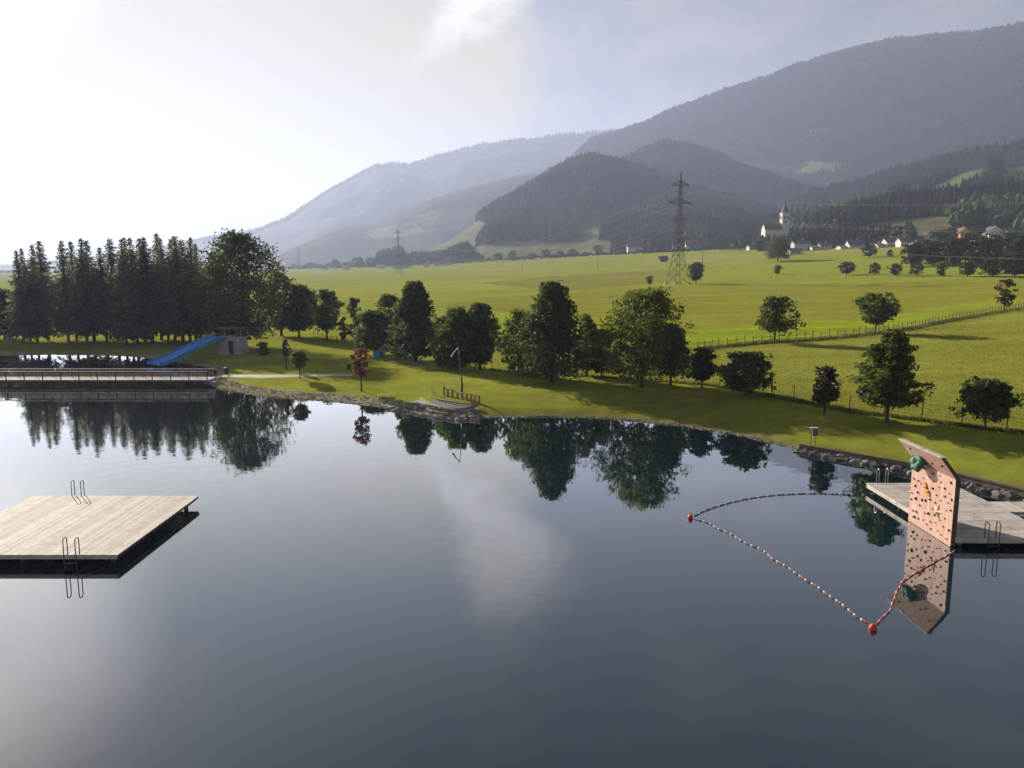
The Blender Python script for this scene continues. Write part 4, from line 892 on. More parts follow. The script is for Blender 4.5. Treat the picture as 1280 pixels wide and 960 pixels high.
float_line([(868, 649), (885, 654), (905, 664), (930, 677), (955, 690), (980, 707), (1005, 723), (1030, 740), (1052, 755), (1070, 770), (1085, 779)], 'white float line running from the far buoy to the near buoy', .12)
float_line([(1096, 780), (1106, 770), (1114, 757), (1119, 745), (1124, 734), (1132, 725), (1150, 713), (1172, 701), (1194, 688)], 'reddish float line from near buoy to foot of climbing wall', .10)
def buoy(px, py, label, s):
    p = at(px, py, 0); r = thing('marker_buoy', label, 'buoy', (p[0], p[1], 0), 0, 'red marker buoys'); m = MB(); m.smooth = True
    pr = [(-.16, .02), (-.15, .09), (-.10, .15), (-.02, .185), (.06, .18), (.13, .145), (.18, .09), (.205, .035), (.23, .03), (.235, .004)]
    m.tube([(0, 0, z*s+.06) for z, _ in pr], [a*s for _, a in pr], 14); m.build('body', M['red_buoy'], r)
    e = MB(); e.tube([(.045*s*math.cos(a), 0, .06+.26*s+.045*s*math.sin(a)) for a in np.linspace(0, 2*PI, 12, False)], .012*s, 6, closed=True); e.build('eye_ring', M['rail_metal'], r)
buoy(863, 648, 'red ball buoy at the left corner of the float lines', .8); buoy(1091, 787, 'red ball buoy nearest the bottom, joining two float lines', .78)

# ------------------------------------------------------------------ boardwalk with railing
def boardwalk():
    xa, xb, y0, y1, zt = -112., -33.6, 85.6, 88.0, .72; cx = (xa+xb)/2
    r = thing('boardwalk', 'long grey boardwalk with railings crossing the water on the left', 'boardwalk', (cx, y0, 0)); n = int((xb-xa)/.15); w = (xb-xa)/n; b = MB(); g = np.random.default_rng(5)
    for i in range(n): b.box((xa+w*(i+.5)-cx, (y1-y0)/2, zt-.022+g.uniform(0, .005)), (w-.012, y1-y0, .045))
    b.build('deck', M['wood_dock'], r)
    for yy in (.04, y1-y0-.04): MB().box((0, yy, zt-.046-.11), (xb-xa-.3, .07, .22)).build('edge_beam', M['wood_dark'], r)
    k = 0; xs = np.arange(xa+1, xb, 2.03)
    for side, yy in (('front', .07), ('rear', y1-y0-.07)):
        f = MB()
        f.box((0, yy, zt+.93), (xb-xa-.4, .11, .05)); f.build('handrail', M['wood_grey'], r)
        f = MB()
        for z in (.22, .42, .62): f.tube([(xa-cx+.3, yy, zt+z), (xb-cx-.3, yy, zt+z)], .016, 5)
        xx = np.arange(xa+.3, xb-.3, .16)
        for x in xx: f.tube([(x-cx, yy, zt+.08), (x-cx, yy, zt+.90)], .009, 4, False)
        f.build('railing_infill', M['wood_grey'], r)
        pm = MB().box((0, 0, .47), (.09, .09, .90)).mesh('rail_post'); pm.materials.append(M['post'])
        for x in xs: link('rail_post', pm, None, r, (x-cx, yy, zt-.02))
    pm = MB().tube([(0, 0, -2), (0, 0, zt-.27)], .11, 8).mesh('pile'); pm.materials.append(M['wood_dark'])
    for x in np.arange(xa+2, xb, 4.06):
        for yy in (.25, y1-y0-.25): link('pile', pm, None, r, (x-cx, yy, 0))
boardwalk()

# ------------------------------------------------------------------ water slide, tower hut
def slide():
    ptop = np.array([-41.6, 110.6, 3.35]); pbot = np.array([-47.6, 102.6, .28]); r = thing('water_slide', 'wide bright blue water slide running down into the lagoon', 'water slide', (-44.5, 106.5, 0)); o = np.array([-44.5, 106.5, 0])
    n = 40; t = np.linspace(0, 1, n); P = ptop[None]+(pbot-ptop)[None]*t[:, None]
    zprof = np.interp(t, [0, .06, .2, .38, .52, .62, .8, .92, 1], [3.35, 3.28, 2.75, 2.2, 1.75, 1.35, .75, .38, .32]); zprof = np.convolve(np.pad(zprof, 2, 'edge'), np.ones(5)/5, 'valid'); P[:, 2] = zprof
    d = (pbot-ptop)[:2]; d /= np.linalg.norm(d); s = np.array([-d[1], d[0]]); W_ = 1.65
    prof = [(-1, .36), (-.97, .38), (-.94, .10), (-.36, .0), (-.34, .10), (-.31, .10), (-.29, 0), (.29, 0), (.31, .10), (.34, .10), (.36, 0), (.94, .10), (.97, .38), (1, .36), (1, -.10), (-1, -.10)]
    V = []
    for p in P:
        for a, z in prof: V.append((p[0]+s[0]*a*W_-o[0], p[1]+s[1]*a*W_-o[1], p[2]+z))
    m = len(prof); q = [(i*m+j, i*m+(j+1) % m, (i+1)*m+(j+1) % m, (i+1)*m+j) for i in range(n-1) for j in range(m)]
    b = MB(); b.smooth = False; b.add(V, q); b.build('chute', M['blue_plastic'], r)
    for k, mt in ((.35, 'orange'), (.62, 'wood_dark')):
        p = P[int(k*n)]; q_ = MB()
        for e in (-.8, .8): q_.tube([(p[0]+s[0]*e-o[0], p[1]+s[1]*e-o[1], -.5), (p[0]+s[0]*e-o[0], p[1]+s[1]*e-o[1], p[2]-.1)], .09, 8)
        q_.bar((p[0]-s[0]-o[0], p[1]-s[1]-o[1], p[2]-.18), (p[0]+s[0]-o[0], p[1]+s[1]-o[1], p[2]-.18), .07); q_.build('support', M[mt], r)
    p = P[-3]; q_ = MB()
    for e in (-.7, .7): q_.tube([(p[0]+s[0]*e-o[0], p[1]+s[1]*e-o[1], -1.5), (p[0]+s[0]*e-o[0], p[1]+s[1]*e-o[1], p[2]-.1)], .06, 8)
    q_.build('support', M['orange'], r)
    # start tower: pale walls, dark door, deck with rails and flat canopy
    cx, cy = -40.1, 111.6; gz = G(cx, cy); h = thing('slide_tower', 'low pale slide tower with dark doorway and railed starting deck', 'slide tower', (cx, cy, gz))
    b = MB()
    b.poly_prism([(-1.9, -1.5, -.3), (1.9, -1.5, -.3), (1.45, -1.5, 2.2), (-1.5, -1.5, 2.2)], (0, 1, 0), 3.0); b.build('wall', M['concrete'], h)
    b = MB(); b.box((.25, -1.53, .95), (.62, .06, 1.9)); b.build('door', M['dark'], h)
    b = MB(); b.box((0, 0, 2.27), (3.6, 3.3, .12)); b.build('deck', M['wood_grey'], h)
    b = MB()
    for x, y in ((-1.7, 1.55), (1.7, -1.55), (1.7, 1.55), (0, 1.55)): b.tube([(x, y, 2.3), (x, y, 3.3)], .04, 6)
    b.tube([(-1.7, 1.55, 3.3), (1.7, 1.55, 3.3), (1.7, -1.55, 3.3)], .03, 6); b.tube([(-1.7, 1.55, 2.8), (1.7, 1.55, 2.8), (1.7, -1.55, 2.8)], .025, 6); b.build('railing', M['steel'], h)
    for x in (-1.55, 1.5):
        b = MB(); b.tube([(x-.3, 1.2, 2.3), (x-.3, 1.2, 3.55)], .07, 6); b.build('canopy_post', M['orange'] if x < 0 else M['wood_dark'], h)
    b = MB(); b.box((-.3, .8, 3.6), (4.0, 1.7, .09)); b.build('canopy', M['canopy'], h)
slide()

# ------------------------------------------------------------------ shore furniture
def path():
    def strip(pxs, w):
        P = np.array([ga(*p)[:2] for p in pxs]); pts = spline([np.r_[p, 0] for p in P], 12)[:, :2]; d = np.gradient(pts, axis=0); n = np.stack([-d[:, 1], d[:, 0]], 1); n /= np.linalg.norm(n, axis=1)[:, None]
        V = []; K = 5
        for p, q in zip(pts, n):
            for k in range(K):
                e = (k/(K-1)-.5)*w; a = p+q*e; V.append((a[0], a[1], G(a[0], a[1])+.035-.03*(k in (0, K-1))))
        return V, quad_grid(len(pts), K)
    V1, q1 = strip([(268, 472.5), (282, 470.5), (310, 470), (345, 470), (380, 469.3), (415, 468.8), (442, 468.6)], 1.7)
    tag(link('gravel_path', mesh_np('gravel_path', V1, [q1], True), M['path']), 'pale gravel path from the boardwalk across the lawn', 'path', kind='structure')
    V1, q1 = strip([(486, 452), (510, 452.8), (535, 454), (560, 456)], 1.2)
    tag(link('gravel_path', mesh_np('gravel_path', V1, [q1], True), M['path']), 'short pale path under the row of trees', 'path', kind='structure')
path()
def rot2(v, a): return (v[0]*math.cos(a)-v[1]*math.sin(a), v[0]*math.sin(a)+v[1]*math.cos(a))
def terrace():
    c = at(566, 512, .35); r = thing('water_play_terrace', 'water play terrace of curved logs and stepped stone basins on the shore', 'water play area', tuple(c))
    def L3(px, py, z): return at(px, py, z)-c
    lg = MB()
    for pxs, z, rad in (([(526, 498), (536, 504), (548, 508.5), (562, 511.5), (574, 512.5), (586, 510), (595, 506)], .55, .12), ([(544, 497), (556, 500.5), (570, 503), (586, 505), (596, 505)], .8, .09), ([(512, 501), (520, 507), (532, 511), (546, 515), (560, 517.5)], .32, .10)):
        P = spline([L3(a, b, z) for a, b in pxs], 6); lg.tube(P, rad, 8)
    lg.build('log_edge', M['log'], r)
    lg = MB(); P = spline([L3(480, 507.5, .05), L3(505, 512.5, .08), L3(530, 518.5, .08), L3(550, 521.5, .06), L3(568, 522.5, .05)], 6); lg.tube(P, .11, 8); lg.build('shore_log', M['log'], r)
    f = MB()
    P = [ga(*q)-c+np.array([0, 0, .10]) for q in ((538, 500), (556, 502.5), (576, 504.5), (597, 506.5), (590, 510), (574, 511.5), (556, 510.5), (540, 506.5))]
    f.poly_prism([tuple(p) for p in P], (0, 0, -1), .35); f.build('basin_floor', M['stone_dark'], r)
    f = MB(); P = [ga(*q)-c+np.array([0, 0, .06]) for q in ((514, 503), (526, 500), (536, 504.5), (552, 510), (574, 513), (594, 509), (600, 513), (586, 519), (566, 521), (540, 517), (522, 510))]
    f.poly_prism([tuple(p) for p in P], (0, 0, -1), .35); f.build('stone_step', M['gravel'], r)
    base = [(555, 497.5), (560, 498.5), (565.5, 499.5), (572, 501), (578, 502.3), (583.5, 503), (589, 504), (594, 505), (599, 505.5)]
    hts = [1.15, 1.0, 1.05, .85, .9, .85, .9, .85, .85]
    top = []
    for (px, py), h in zip(base, hts):
        p = L3(px, py, .5); b = MB(); b.tube([p-np.array([0, 0, .4]), p+np.array([0, 0, h])], .10, 8); b.build('palisade_post', M['wood_warm'], r); top.append(p+np.array([0, 0, h-.06]))
    b = MB(); b.tube(spline(top[:6], 5), .07, 7); b.tube([top[5], top[8]], .05, 6); b.build('palisade_rail', M['log'], r)
    b = MB(); p = L3(541.5, 496.5, .5); b.tube([p-np.array([0, 0, .3]), p+np.array([-.06, 0, 1.0])], .06, 8); b.tube([p+np.array([-.06, 0, .95]), p+np.array([-.16, -.05, 1.1]), p+np.array([-.28, -.1, .85])], .035, 6); b.tube([p+np.array([0, 0, .7]), p+np.array([.25, 0, .2])], .03, 6); b.build('hand_pump', M['concrete'], r)
    g = np.random.default_rng(91)
    for i in range(34):
        px = g.uniform(514, 592); py = np.interp(px, [514, 540, 566, 592], [506, 513, 518, 514])+g.uniform(-3.5, 3); p = at(px, py, .12)-c; b = MB(); s = g.uniform(.16, .42); b.lump(p, (s*1.25, s, s*.55), 300+i, 1); b.build('rock', M['stone'], r)
terrace()
def pole():
    p = ga(577.5, 496); r = thing('lamp_pole', 'tall slim dark blue pole with short slanting arm by the play terrace', 'lamp pole', tuple(p)); s = proj(*p)[2]/F
    hgt = 62*s; b = MB(); b.smooth = True; b.tube([(0, 0, -.3), (0, 0, 1.4)], .11, 10); b.build('base', M['dark'], r)
    b = MB(); b.smooth = True; b.tube([(0, 0, 1.3), (-.12, 0, hgt*.6), (-.30, 0, hgt)], [.075, .055, .045], 10); b.build('mast', M['blue_pole'], r)
    b = MB(); b.tube([(-.30, 0, hgt), (-.75, 0, hgt-.55), (-.8, 0, hgt-.75)], .04, 8); b.build('arm', M['blue_pole'], r)
    b = MB(); b.tube([(-.62, 0, hgt-.36), (-.95, -.05, hgt-.92)], [.05, .10], 8); b.build('lamp_head', M['blue_pole'], r)
pole()
def bin_(px, py, h, name, label):
    p = ga(px, py); r = thing(name, label, 'litter bin', tuple(p)); b = MB(); b.tube([(0, 0, .12), (0, 0, h*.85)], [.20, .24], 12); b.build('body', M['dark'], r)
    b = MB(); b.tube([(0, 0, h*.85), (0, 0, h*.95), (0, 0, h)], [.27, .25, .10], 12); b.build('lid', M['galv'], r)
    b = MB(); b.tube([(.29, 0, -.2), (.29, 0, h*1.02)], .03, 6); b.build('post', M['post'], r)
bin_(283, 469, .95, 'litter_bin', 'dark litter bin where the boardwalk meets the lawn'); bin_(454.6, 471, .8, 'litter_bin', 'dark litter bin behind the red-leaved young tree'); bin_(436, 463, .8, 'litter_bin', 'dark litter bin at the end of the gravel path')
def dispenser():
    p = ga(1016, 556); r = thing('bag_dispenser', 'small grey dispenser box on two thin posts by the lake wall', 'dispenser', tuple(p))
    for x in (-.16, .16): MB().tube([(x, 0, -.2), (x, 0, 1.25)], .025, 6).build('post', M['galv'], r)
    MB().box((.1, -.03, .95), (.34, .2, .55)).build('box', M['roof_grey'], r); MB().box((0, -.03, 1.27), (.56, .32, .04)).build('lid', M['concrete'], r)
dispenser()
def bluebox():
    p = ga(475, 447); s = proj(*p)[2]/F; r = thing('blue_cabin', 'small blue cabin in the shade under the dense low tree', 'cabin', tuple(p)); w, h = 13*s, 9*s
    MB().box((0, 0, h/2), (w, w*.8, h)).build('wall', M['blue_plastic'], r); MB().box((0, 0, h+.06), (w+.2, w*.8+.2, .1)).build('roof', M['galv'], r); MB().box((w*.2, -w*.4-.015, h*.42), (.6, .03, h*.8)).build('door', M['blue_pole'], r)
bluebox()
# retaining wall and boulders
def retaining():
    idx = [i for i, p in enumerate(LAKE_PX) if p[0] >= 1000]; P = [np.r_[LAKE[i], 0] for i in idx]+[np.r_[35.5, 31, 0]]; pts = spline(P, 8); c = pts[len(pts)//2]
    r = thing('retaining_wall', 'low dark retaining wall of stone and timber along the right shore', 'retaining wall', (c[0], c[1], 0))
    d = np.gradient(pts, axis=0); n = np.stack([-d[:, 1], d[:, 0], 0*d[:, 0]], 1); n /= np.linalg.norm(n, axis=1)[:, None]; b = MB(); V = []
    for p, q in zip(pts, n):
        for e, z in ((-.18, -1.0), (-.10, .40), (.45, .42), (.45, -1.0)): a = p+q*e-np.r_[c[:2], 0]; V.append((a[0], a[1], z))
    m = 4; b.add(V, [(i*m+j, i*m+(j+1) % m, (i+1)*m+(j+1) % m, (i+1)*m+j) for i in range(len(pts)-1) for j in range(m)]+[(0, 1, 2, 3)]); b.build('stone_wall', M['stone_dark'], r)
    b = MB(); V = []
    for p, q in zip(pts, n):
        for e, z in ((-.16, .415), (-.16, .49), (.10, .49), (.10, .415)): a = p+q*e-np.r_[c[:2], 0]; V.append((a[0], a[1], z))
    b.add(V, [(i*m+j, i*m+(j+1) % m, (i+1)*m+(j+1) % m, (i+1)*m+j) for i in range(len(pts)-1) for j in range(m)]+[(0, 1, 2, 3)]); b.build('coping', M['wood_dark'], r)
    g = np.random.default_rng(55); k = np.sort(g.uniform(.01, .92, 30))
    for i, t in enumerate(k):
        j = int(t*(len(pts)-1)); e = -g.uniform(.3, .75); a = pts[j]+n[j]*e; s = g.uniform(.13, .30)*(1+.5*t); b = MB(); b.lump((0, 0, 0), (s*1.3, s, s*.72), 500+i, 1)
        o = b.build('boulder', M['stone'] if i % 2 else M['stone_dark'], None, (a[0], a[1], .02), (0, 0, g.uniform(0, 6))); tag(o, '%s boulder, %s from the left at the foot of the lake wall' % ('pale' if i % 2 else 'dark', ORD[i]), 'boulder', 'boulders along the foot of the lake wall')
retaining()
for i, (px, py, s, t) in enumerate(((1115, 528, .30, 'left'), (1121, 529.5, .24, 'right'))):
    p = ga(px, py); b = MB(); b.lump((0, 0, 0), (s*1.3, s, s*.7), 610+i, 2); tag(b.build('stone', M['stone_dark'], None, tuple(p)), 'small stone at the foot of the stepped tree, the %s one' % t, 'stone', 'stones under the stepped tree')

# ------------------------------------------------------------------ fences
def fence_wire():
    P = [np.array(p) for p in FEN1_W]; c = P[len(P)//2]; r = thing('wire_fence', 'thin wire fence on slim dark posts between lawn and meadow', 'fence', tuple(c)); pm = MB().tube([(0, 0, -.3), (0, 0, 1.42)], .04, 6).mesh('post'); pm.materials.append(M['post'])
    seg = np.r_[0, np.cumsum([np.linalg.norm(P[i+1]-P[i]) for i in range(len(P)-1)])]; s = np.arange(0, seg[-1], 2.85); X = np.array([[np.interp(q, seg, [p[k] for p in P]) for k in range(3)] for q in s]); X[:, 2] = G(X[:, 0], X[:, 1])
    for p in X: o = link('post', pm, None, r, tuple(p-c), (random.uniform(-.03, .03), random.uniform(-.03, .03), 0))
    b = MB()
    for z in (.25, .5, .75, 1.0, 1.3): b.tube([p-c+np.array([0, 0, z]) for p in X], .007, 4, False)
    b.build('wire', M['post'], r)
    Q = [ga(a, b) for a, b in [(392, 424), (415, 430), (440, 436), (470, 441)]]; c = Q[1]; r = thing('wire_fence', 'short dim fence under the trees left of the blue cabin', 'fence', tuple(c)); X = spline(Q, 4); X[:, 2] = G(X[:, 0], X[:, 1])
    for p in X: link('post', pm, None, r, tuple(p-c))
    b = MB()
    for z in (.5, .85, 1.2): b.tube([p-c+np.array([0, 0, z]) for p in X], .02, 4, False)
    b.build('wire', M['post'], r)
fence_wire()
def fence_wood():
    P = [np.array(p) for p in FEN2_W]; c = P[len(P)//2]; r = thing('wooden_fence', 'long rustic post and rail fence crossing the meadow', 'fence', tuple(c)); seg = np.r_[0, np.cumsum([np.linalg.norm(P[i+1]-P[i]) for i in range(len(P)-1)])]; n = 72; s = np.linspace(0, seg[-1], n)
    X = np.array([[np.interp(q, seg, [p[k] for p in P]) for k in range(3)] for q in s]); X[:, 2] = G(X[:, 0], X[:, 1]); pm = MB().tube([(0, 0, -.3), (0, 0, 1.35)], .065, 6).mesh('post'); pm.materials.append(M['post_grey'])
    for p in X: o = link('post', pm, None, r, tuple(p-c), (random.uniform(-.06, .06), random.uniform(-.06, .06), 0)); o.scale = (1, 1, random.uniform(.85, 1.15))
    rm = []
    for i in range(n-1):
        if random.random() < .12: continue
        b = MB()
        for z in (.45, .9):
            if random.random() < .85: b.tube([X[i]-c+np.array([0, 0, z+random.uniform(-.1, .1)]), X[i+1]-c+np.array([0, 0, z+random.uniform(-.1, .1)])], .034, 5)
        if b.n: b.build('rail', M['post_grey'], r)
fence_wood()

# ------------------------------------------------------------------ pylons, cables, poles
def pylon_parts():
    Ht = 46.; body = MB(); corner = lambda z: np.interp(z, [0, 12, 24, 34, 42, 46], [3.5, 1.7, 1.0, .62, .38, .06])
    lv = [0, 4, 8, 12, 15, 18, 21, 24, 26.6, 29, 31.5, 33.4, 36, 38.5, 40.6, 43, 46]
    for sx in (-1, 1):
        for sy in (-1, 1):
            for a, b in zip(lv[:-1], lv[1:]): ca, cb = corner(a), corner(b); body.bar((sx*ca, sy*ca, a), (sx*cb, sy*cb, b), .115)
    for a, b in zip(lv[:-1], lv[1:]):
        ca, cb = corner(a), corner(b); w = .075 if b < 22 else .045
        for s in (-1, 1):
            body.bar((-ca, s*ca, a), (cb, s*cb, b), w); body.bar((ca, s*ca, a), (-cb, s*cb, b), w); body.bar((s*ca, -ca, a), (s*cb, cb, b), w); body.bar((s*ca, ca, a), (s*cb, -cb, b), w)
            body.bar((-cb, s*cb, b), (cb, s*cb, b), w); body.bar((s*cb, -cb, b), (s*cb, cb, b), w)
    arms = []
    for z, hl in ((40.6, 4.2), (33.4, 5.8), (26.6, 3.6)):
        m = MB(); cw = corner(z)
        for sx in (-1, 1):
            tip = (sx*hl, 0, z)
            for sy in (-1, 1): m.bar((sx*cw, sy*cw, z), tip, .14); m.bar((sx*cw, sy*cw, z+1.6), tip, .10)
            for k in (.33, .66): x = sx*(cw+(hl-cw)*k); q = cw*(1-k); m.bar((x, q, z), (x, -q, z), .07); m.bar((x, q, z), (x, 0, z+1.6*(1-k)), .07); m.bar((x, -q, z), (x, 0, z+1.6*(1-k)), .07)
        arms.append((m.mesh('crossarm'), z, hl))
    ins = MB(); ins.smooth = False
    prof = []
    for k in range(9): prof += [(-.2*k, .05), (-.2*k-.05, .15), (-.2*k-.12, .05)]
    ins.tube([(0, 0, z) for z, _ in prof], [a for _, a in prof], 6); insm = ins.mesh('insulator')
    foot = MB()
    for sx in (-1, 1):
        for sy in (-1, 1): foot.box((sx*3.5, sy*3.5, .1), (1., 1., 1.2))
    return body.mesh('lattice_tower'), arms, insm, foot.mesh('footing')
PY = pylon_parts()
for me in (PY[0], PY[2]): me.materials.append(M['galv'])
for a in PY[1]: a[0].materials.append(M['galv'])
PY[3].materials.append(M['concrete'])
p1 = ga(847, 355); d12 = np.array([-.385, .923]); pts_py = [(p1[0]+.40*345, p1[1]-.90*345), (p1[0], p1[1]), tuple(ga(500, 339.5)[:2]), tuple(at(378, 336, 9.)[:2]) ]
pts_py[3] = (-405., 1500.); pts_py[2] = (-114., 792.)
labs = ['tall steel pylon by the lake shore', 'tall dark lattice pylon standing in the field left of the church', 'smaller hazy lattice pylon farther off in front of the pale meadows', 'faintest lattice pylon, far away above the dark round tree']
pang = math.atan2(.923, -.385)-PI/2; PYL = []
for i, (x, y) in enumerate(pts_py):
    z = G(x, y); r = thing('power_pylon', labs[i], 'pylon', (x, y, z), pang, 'power line pylons across the valley'); link('lattice_tower', PY[0], None, r); link('footing', PY[3], None, r)
    for me, zz, hl in PY[1]:
        a = link('crossarm', me, None, r)
        for s in (-1, 1): link('insulator', PY[2], None, a, (s*(hl-.15), 0, zz))
    PYL.append((x, y, z))
side = np.array([math.cos(pang), math.sin(pang)])
spans = [(0, 1, 'between the tall pylon and the right edge', 16), (1, 2, 'between tall pylon and smaller hazy pylon', 20), (2, 3, 'between smaller and faintest pylon', 24)]
for a, b, txt, sag in spans:
    for (z, hl, an) in ((40.6, 4.2, 'top'), (33.4, 5.8, 'wide middle'), (26.6, 3.6, 'lowest')):
        for s in (-1, 1):
            A = np.r_[np.array(PYL[a][:2])+side*s*(hl-.15), PYL[a][2]+z-1.85]; B = np.r_[np.array(PYL[b][:2])+side*s*(hl-.15), PYL[b][2]+z-1.85]
            t = np.linspace(0, 1, 40); P = A[None]*(1-t)[:, None]+B[None]*t[:, None]; P[:, 2] -= 4*sag*t*(1-t); m = MB(); m.tube(P-A, .022+.014*(a > 0), 5, False)
            tag(m.build('power_cable', M['wire'], None, tuple(A)), '%s cable on %s crossarm, %s' % ('left' if s < 0 else 'right', an, txt), 'cable', 'cables strung between the pylons')
def upole(px, by, ty, label):
    p = ga(px, by); h = (by-ty)*proj(*p)[2]/F; r = thing('utility_pole', label, 'utility pole', tuple(p), 0, 'small wooden utility poles'); MB().tube([(0, 0, -.4), (0, 0, h)], [.17, .12], 7).build('pole', M['post'], r)
    MB().box((0, 0, h-.35), (1.7, .14, .16)).build('crossarm', M['post'], r)
    for x in (-.75, 0, .75): MB().tube([(x, 0, h-.27), (x, 0, h-.02)], .06, 6).build('insulator', M['white_wall'], r)
upole(878, 336, 312, 'wooden utility pole right behind the ball-crowned tree'); upole(747, 336.5, 313, 'lone wooden utility pole left of the tall pylon'); upole(653, 337.5, 323, 'hazy small utility pole at the far edge of the field'); upole(580, 338, 327, 'faintest small utility pole right of the smaller pylon')

# ------------------------------------------------------------------ village
def windows(r, w, d, h, rows, cols, rz=0, side='front', ww=.9, wh=1.2, z0=1.0, dz=2.8):
    for i in range(rows):
        for j in range(cols):
            x = (j+.5)/cols*w-w/2
            f = MB(); c = (x, -d/2-.03, z0+dz*i+wh/2) if side == 'front' else (-d/2-.03, x, z0+dz*i+wh/2)
            dm = (ww+.2, .1, wh+.2) if side == 'front' else (.1, ww+.2, wh+.2); pm = (ww, .04, wh) if side == 'front' else (.04, ww, wh)
            e = (0, -.045, 0) if side == 'front' else (-.045, 0, 0)
            o = f.box(c, dm).build('window', M['white_wall'], r); MB().box(tuple(np.add(c, np.multiply(e, 1.2))), pm).build('pane', M['pane'], o)
def house(px, py, wpx, hpx, label, wall='white_wall', roof='roof_brown', rz=0., gable=False, d=9., rows=2, cols=4, name='house', chim=True, rf=.42):
    p = gah(px, py); s = proj(*p)[2]/F; w = wpx*s; h = hpx*s*(1-rf); rh = hpx*s*rf; r = thing(name, label, 'house' if name == 'house' else name.replace('_', ' '), (p[0], p[1], p[2]-.3), rz)
    L_, W2 = (w, d) if not gable else (d, w)
    b = MB()
    if not gable:
        b.poly_prism([(-w/2, -d/2, 0), (-w/2, d/2, 0), (-w/2, d/2, h), (-w/2, 0, h+rh), (-w/2, -d/2, h)], (1, 0, 0), w)
    else:
        b.poly_prism([(-w/2, -d/2, 0), (w/2, -d/2, 0), (w/2, -d/2, h), (0, -d/2, h+rh), (-w/2, -d/2, h)], (0, 1, 0), d)
    b.build('wall', M[wall], r)
    q = MB(); o_ = .7; t = .22
    for sg in (-1, 1):
        if not gable:
            sl = rh/(d/2); q.poly_prism([(-w/2-o_, 0, h+rh+t), (-w/2-o_, sg*(d/2+o_), h-o_*sl+t), (-w/2-o_, sg*(d/2+o_), h-o_*sl+.02), (-w/2-o_, 0, h+rh+.02)], (1, 0, 0), w+2*o_)
        else:
            sl = rh/(w/2); q.poly_prism([(0, -d/2-o_, h+rh+t), (sg*(w/2+o_), -d/2-o_, h-o_*sl+t), (sg*(w/2+o_), -d/2-o_, h-o_*sl+.02), (0, -d/2-o_, h+rh+.02)], (0, 1, 0), d+2*o_)
    ro = q.build('roof', M[roof], r)
    if chim: MB().box((w*.18, .8, h+rh*.8+.9), (.9, .9, 2.2)).build('chimney', M['stone'], ro)
    if rows: windows(r, w*.9, d, h, rows, cols, dz=max(2.2, h/rows*.95), z0=max(.6, h/rows*.3))
    return r
house(793, 316, 18, 13, 'white farmhouse standing alone left of the tall pylon', roof='roof_grey', cols=4)
house(869, 313, 24, 13, 'long low house with wide pale brown roof right of the tall pylon', wall='cream_wall', roof='roof_red', cols=5, rows=1, rf=.55)
house(920, 311, 13, 12, 'small house with red-brown roof left of the church', wall='cream_wall', roof='roof_red', cols=3)
house(848, 313, 14, 9, 'low barn with dull roof behind the tall pylon', wall='wood_dark', roof='roof_grey', rows=0, name='barn', chim=False)
house(1000, 314, 20, 14, 'bluish white inn right of the church', wall='blue_wall', roof='roof_grey', cols=5, rf=.3)
house(992, 318, 14, 8, 'small white annex building in front of the church', wall='white_wall', roof='roof_grey', cols=3, rows=1)
house(1068, 310.5, 19, 11, 'broad dark-roofed white house left of the white pair', wall='white_wall', roof='roof_grey', cols=5, rows=1, rf=.55)
house(1052, 311.5, 9, 5, 'low white garage left of the broad dark-roofed house', rows=0, chim=False)
house(1112, 309, 15, 12, 'white two-storey village house, left of the pair', roof='roof_grey', gable=False, cols=4)
house(1129, 308.5, 14, 12, 'white two-storey village house, right of the pair', roof='roof_grey', cols=4)
house(1144, 308.5, 9, 6, 'small flat white outbuilding right of the two white houses', roof='roof_grey', cols=2, rows=1, rf=.25)
house(1156, 302, 10, 10, 'white gabled house behind dark village trees', roof='roof_brown', gable=True, cols=2)
house(1202, 298, 12, 13, 'salmon pink gabled house among the dark trees', wall='pink_wall', roof='roof_red', gable=True, cols=2)
house(1240, 297, 17, 14, 'white gabled house at the right below the wooded slope', roof='roof_grey', gable=True, cols=3)
house(1257, 296.5, 12, 6, 'low white house right beside the white gabled one', cols=3, rows=1, roof='roof_grey')
house(829, 327, 9, 7, 'small dark field barn left of the tall pylon', wall='wood_dark', roof='roof_grey', rows=0, name='field_barn', chim=False, d=6)
house(1030, 311.5, 14, 8, 'low cream house half hidden in trees right of the inn', wall='cream_wall', roof='roof_brown', cols=3, rows=1)
house(1089, 308, 9, 8, 'narrow white house between the broad dark-roofed house and the white pair', roof='roof_brown', gable=True, cols=2)
house(1172, 304, 11, 8, 'small white house behind trees left of the salmon pink house', roof='roof_grey', cols=3, rows=1)
house(940, 312.5, 11, 7, 'low grey-roofed white house left below the church', roof='roof_grey', cols=3, rows=1)
hz = [(405, 337.5, 10, 6, 'white'), (433, 337, 8, 9, 'cream'), (476, 336, 9, 10, 'white'), (502, 335.5, 24, 8, 'blue'), (534, 333.5, 7, 6, 'white'), (548, 332.5, 11, 6, 'cream'), (560, 331.5, 9, 5, 'white')]
for i, (px, py, w, h, c) in enumerate(hz):
    house(px, py, w, h, 'hazy %s building, %s from the left at the far valley edge' % ({'blue': 'long bluish'}.get(c, c), ORD[i]), wall=c+'_wall', roof='roof_grey', cols=3, rows=1, d=12)

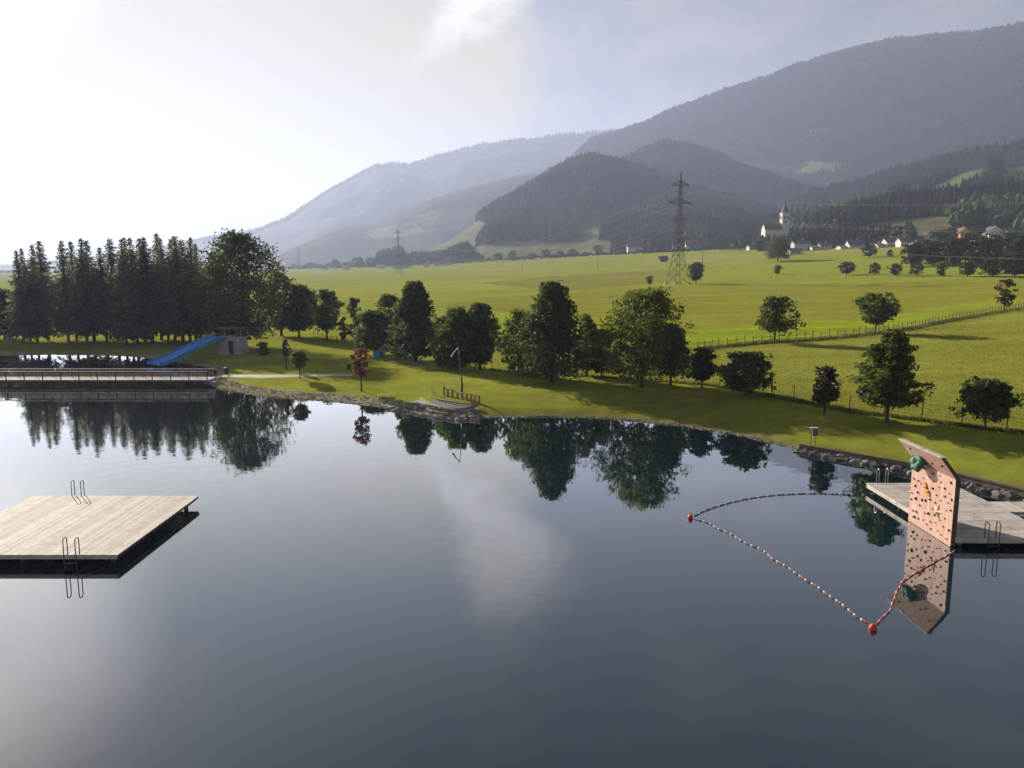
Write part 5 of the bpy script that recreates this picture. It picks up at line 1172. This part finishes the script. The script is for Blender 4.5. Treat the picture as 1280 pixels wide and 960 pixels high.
house(1017, 312.5, 9, 6, 'tiny white shed right of the bluish inn', rows=0, chim=False, roof='roof_brown')
house(1098, 310, 8, 6, 'small cream cottage left of the white pair', wall='cream_wall', roof='roof_brown', cols=2, rows=1)
def church():
    p = ga(979, 311); s = proj(*p)[2]/F; r = thing('church', 'white village church with pointed grey spire', 'church', (p[0], p[1], p[2]-1)); base = 311
    zz = lambda py: (base-py)*s+1; xx = lambda px: (px-979)*s
    tw = 9.0*s; b = MB(); b.box((0, 0, zz(267)/2), (tw, tw, zz(267))); b.box((0, 0, zz(282)), (tw+.5, tw+.5, .5)); b.box((0, 0, zz(268)), (tw+.9, tw+.9, .7)); b.build('tower', M['white_wall'], r)
    b = MB(); h0, h1 = zz(267)+.35, zz(252); V = []; n = 8
    for k, rad in ((0, tw*.60), (.10, tw*.44), (.30, tw*.30), (.60, tw*.15), (.94, .22), (1.0, .08)):
        for j in range(n): a = 2*PI*(j+.5)/n; V.append((rad*math.cos(a)*1.05, rad*math.sin(a)*1.05, h0+(h1-h0)*k))
    b.add(V, [(i*n+j, i*n+(j+1) % n, (i+1)*n+(j+1) % n, (i+1)*n+j) for i in range(5) for j in range(n)]); sp = b.build('spire', M['roof_grey'], r)
    b = MB(); b.tube([(0, 0, h1-.3), (0, 0, h1+2.2)], .1, 5); b.box((0, 0, h1+1.5), (1.1, .16, .16)); b.build('cross', M['galv'], sp)
    for dx in (-tw*.2, tw*.2): f = MB().box((dx, -tw/2-.04, zz(273)), (tw*.20+.2, .12, 3.0)).build('belfry_window', M['white_wall'], r); MB().box((dx, -tw/2-.11, zz(273)), (tw*.20, .06, 2.7)).build('pane', M['pane'], f)
    for dy in (-tw*.2, tw*.2): f = MB().box((-tw/2-.04, dy, zz(273)), (.12, tw*.20+.2, 3.0)).build('belfry_window', M['white_wall'], r); MB().box((-tw/2-.11, dy, zz(273)), (.06, tw*.20, 2.7)).build('pane', M['pane'], f)
    c = MB(); c.tube([(0, -tw/2-.03, zz(278.5)), (0, -tw/2-.12, zz(278.5))], 1.25, 20); c.build('clock_face', M['galv'], r)
    x0, x1, zt = xx(953), xx(974.5), zz(287); w, d = x1-x0, 11.
    b = MB(); b.poly_prism([(x0, -d/2, 0), (x0, d/2, 0), (x0, d/2, zt), (x0, 0, zt+5.2), (x0, -d/2, zt)], (1, 0, 0), w); b.build('nave', M['white_wall'], r)
    b = MB()
    for sg in (-1, 1): b.poly_prism([(x0-.5, 0, zt+5.5), (x0-.5, sg*(d/2+.6), zt-.4), (x0-.5, sg*(d/2+.6), zt-.65), (x0-.5, 0, zt+5.22)], (1, 0, 0), w+.5)
    b.build('nave_roof', M['roof_brown'], r)
    for k in range(3): x = x0+w*(k+.5)/3; f = MB().box((x, -d/2-.04, zt*.62), (1.9, .14, 4.4)).build('window', M['white_wall'], r); MB().box((x, -d/2-.12, zt*.62), (1.4, .06, 4.0)).build('pane', M['pane'], f)
    xa, xb, zp = xx(981.5), xx(992), zz(293); b = MB(); b.poly_prism([(xa, -4, 0), (xa, 5, 0), (xa, 5, zp), (xa, .5, zp+3.5), (xa, -4, zp)], (1, 0, 0), xb-xa); b.build('sacristy', M['white_wall'], r)
    b = MB()
    for sg in (-1, 1): b.poly_prism([(xa, .5, zp+3.8), (xa, .5+sg*5.1, zp-.5), (xa, .5+sg*5.1, zp-.75), (xa, .5, zp+3.52)], (1, 0, 0), xb-xa+.5)
    b.build('sacristy_roof', M['roof_grey'], r)
church()
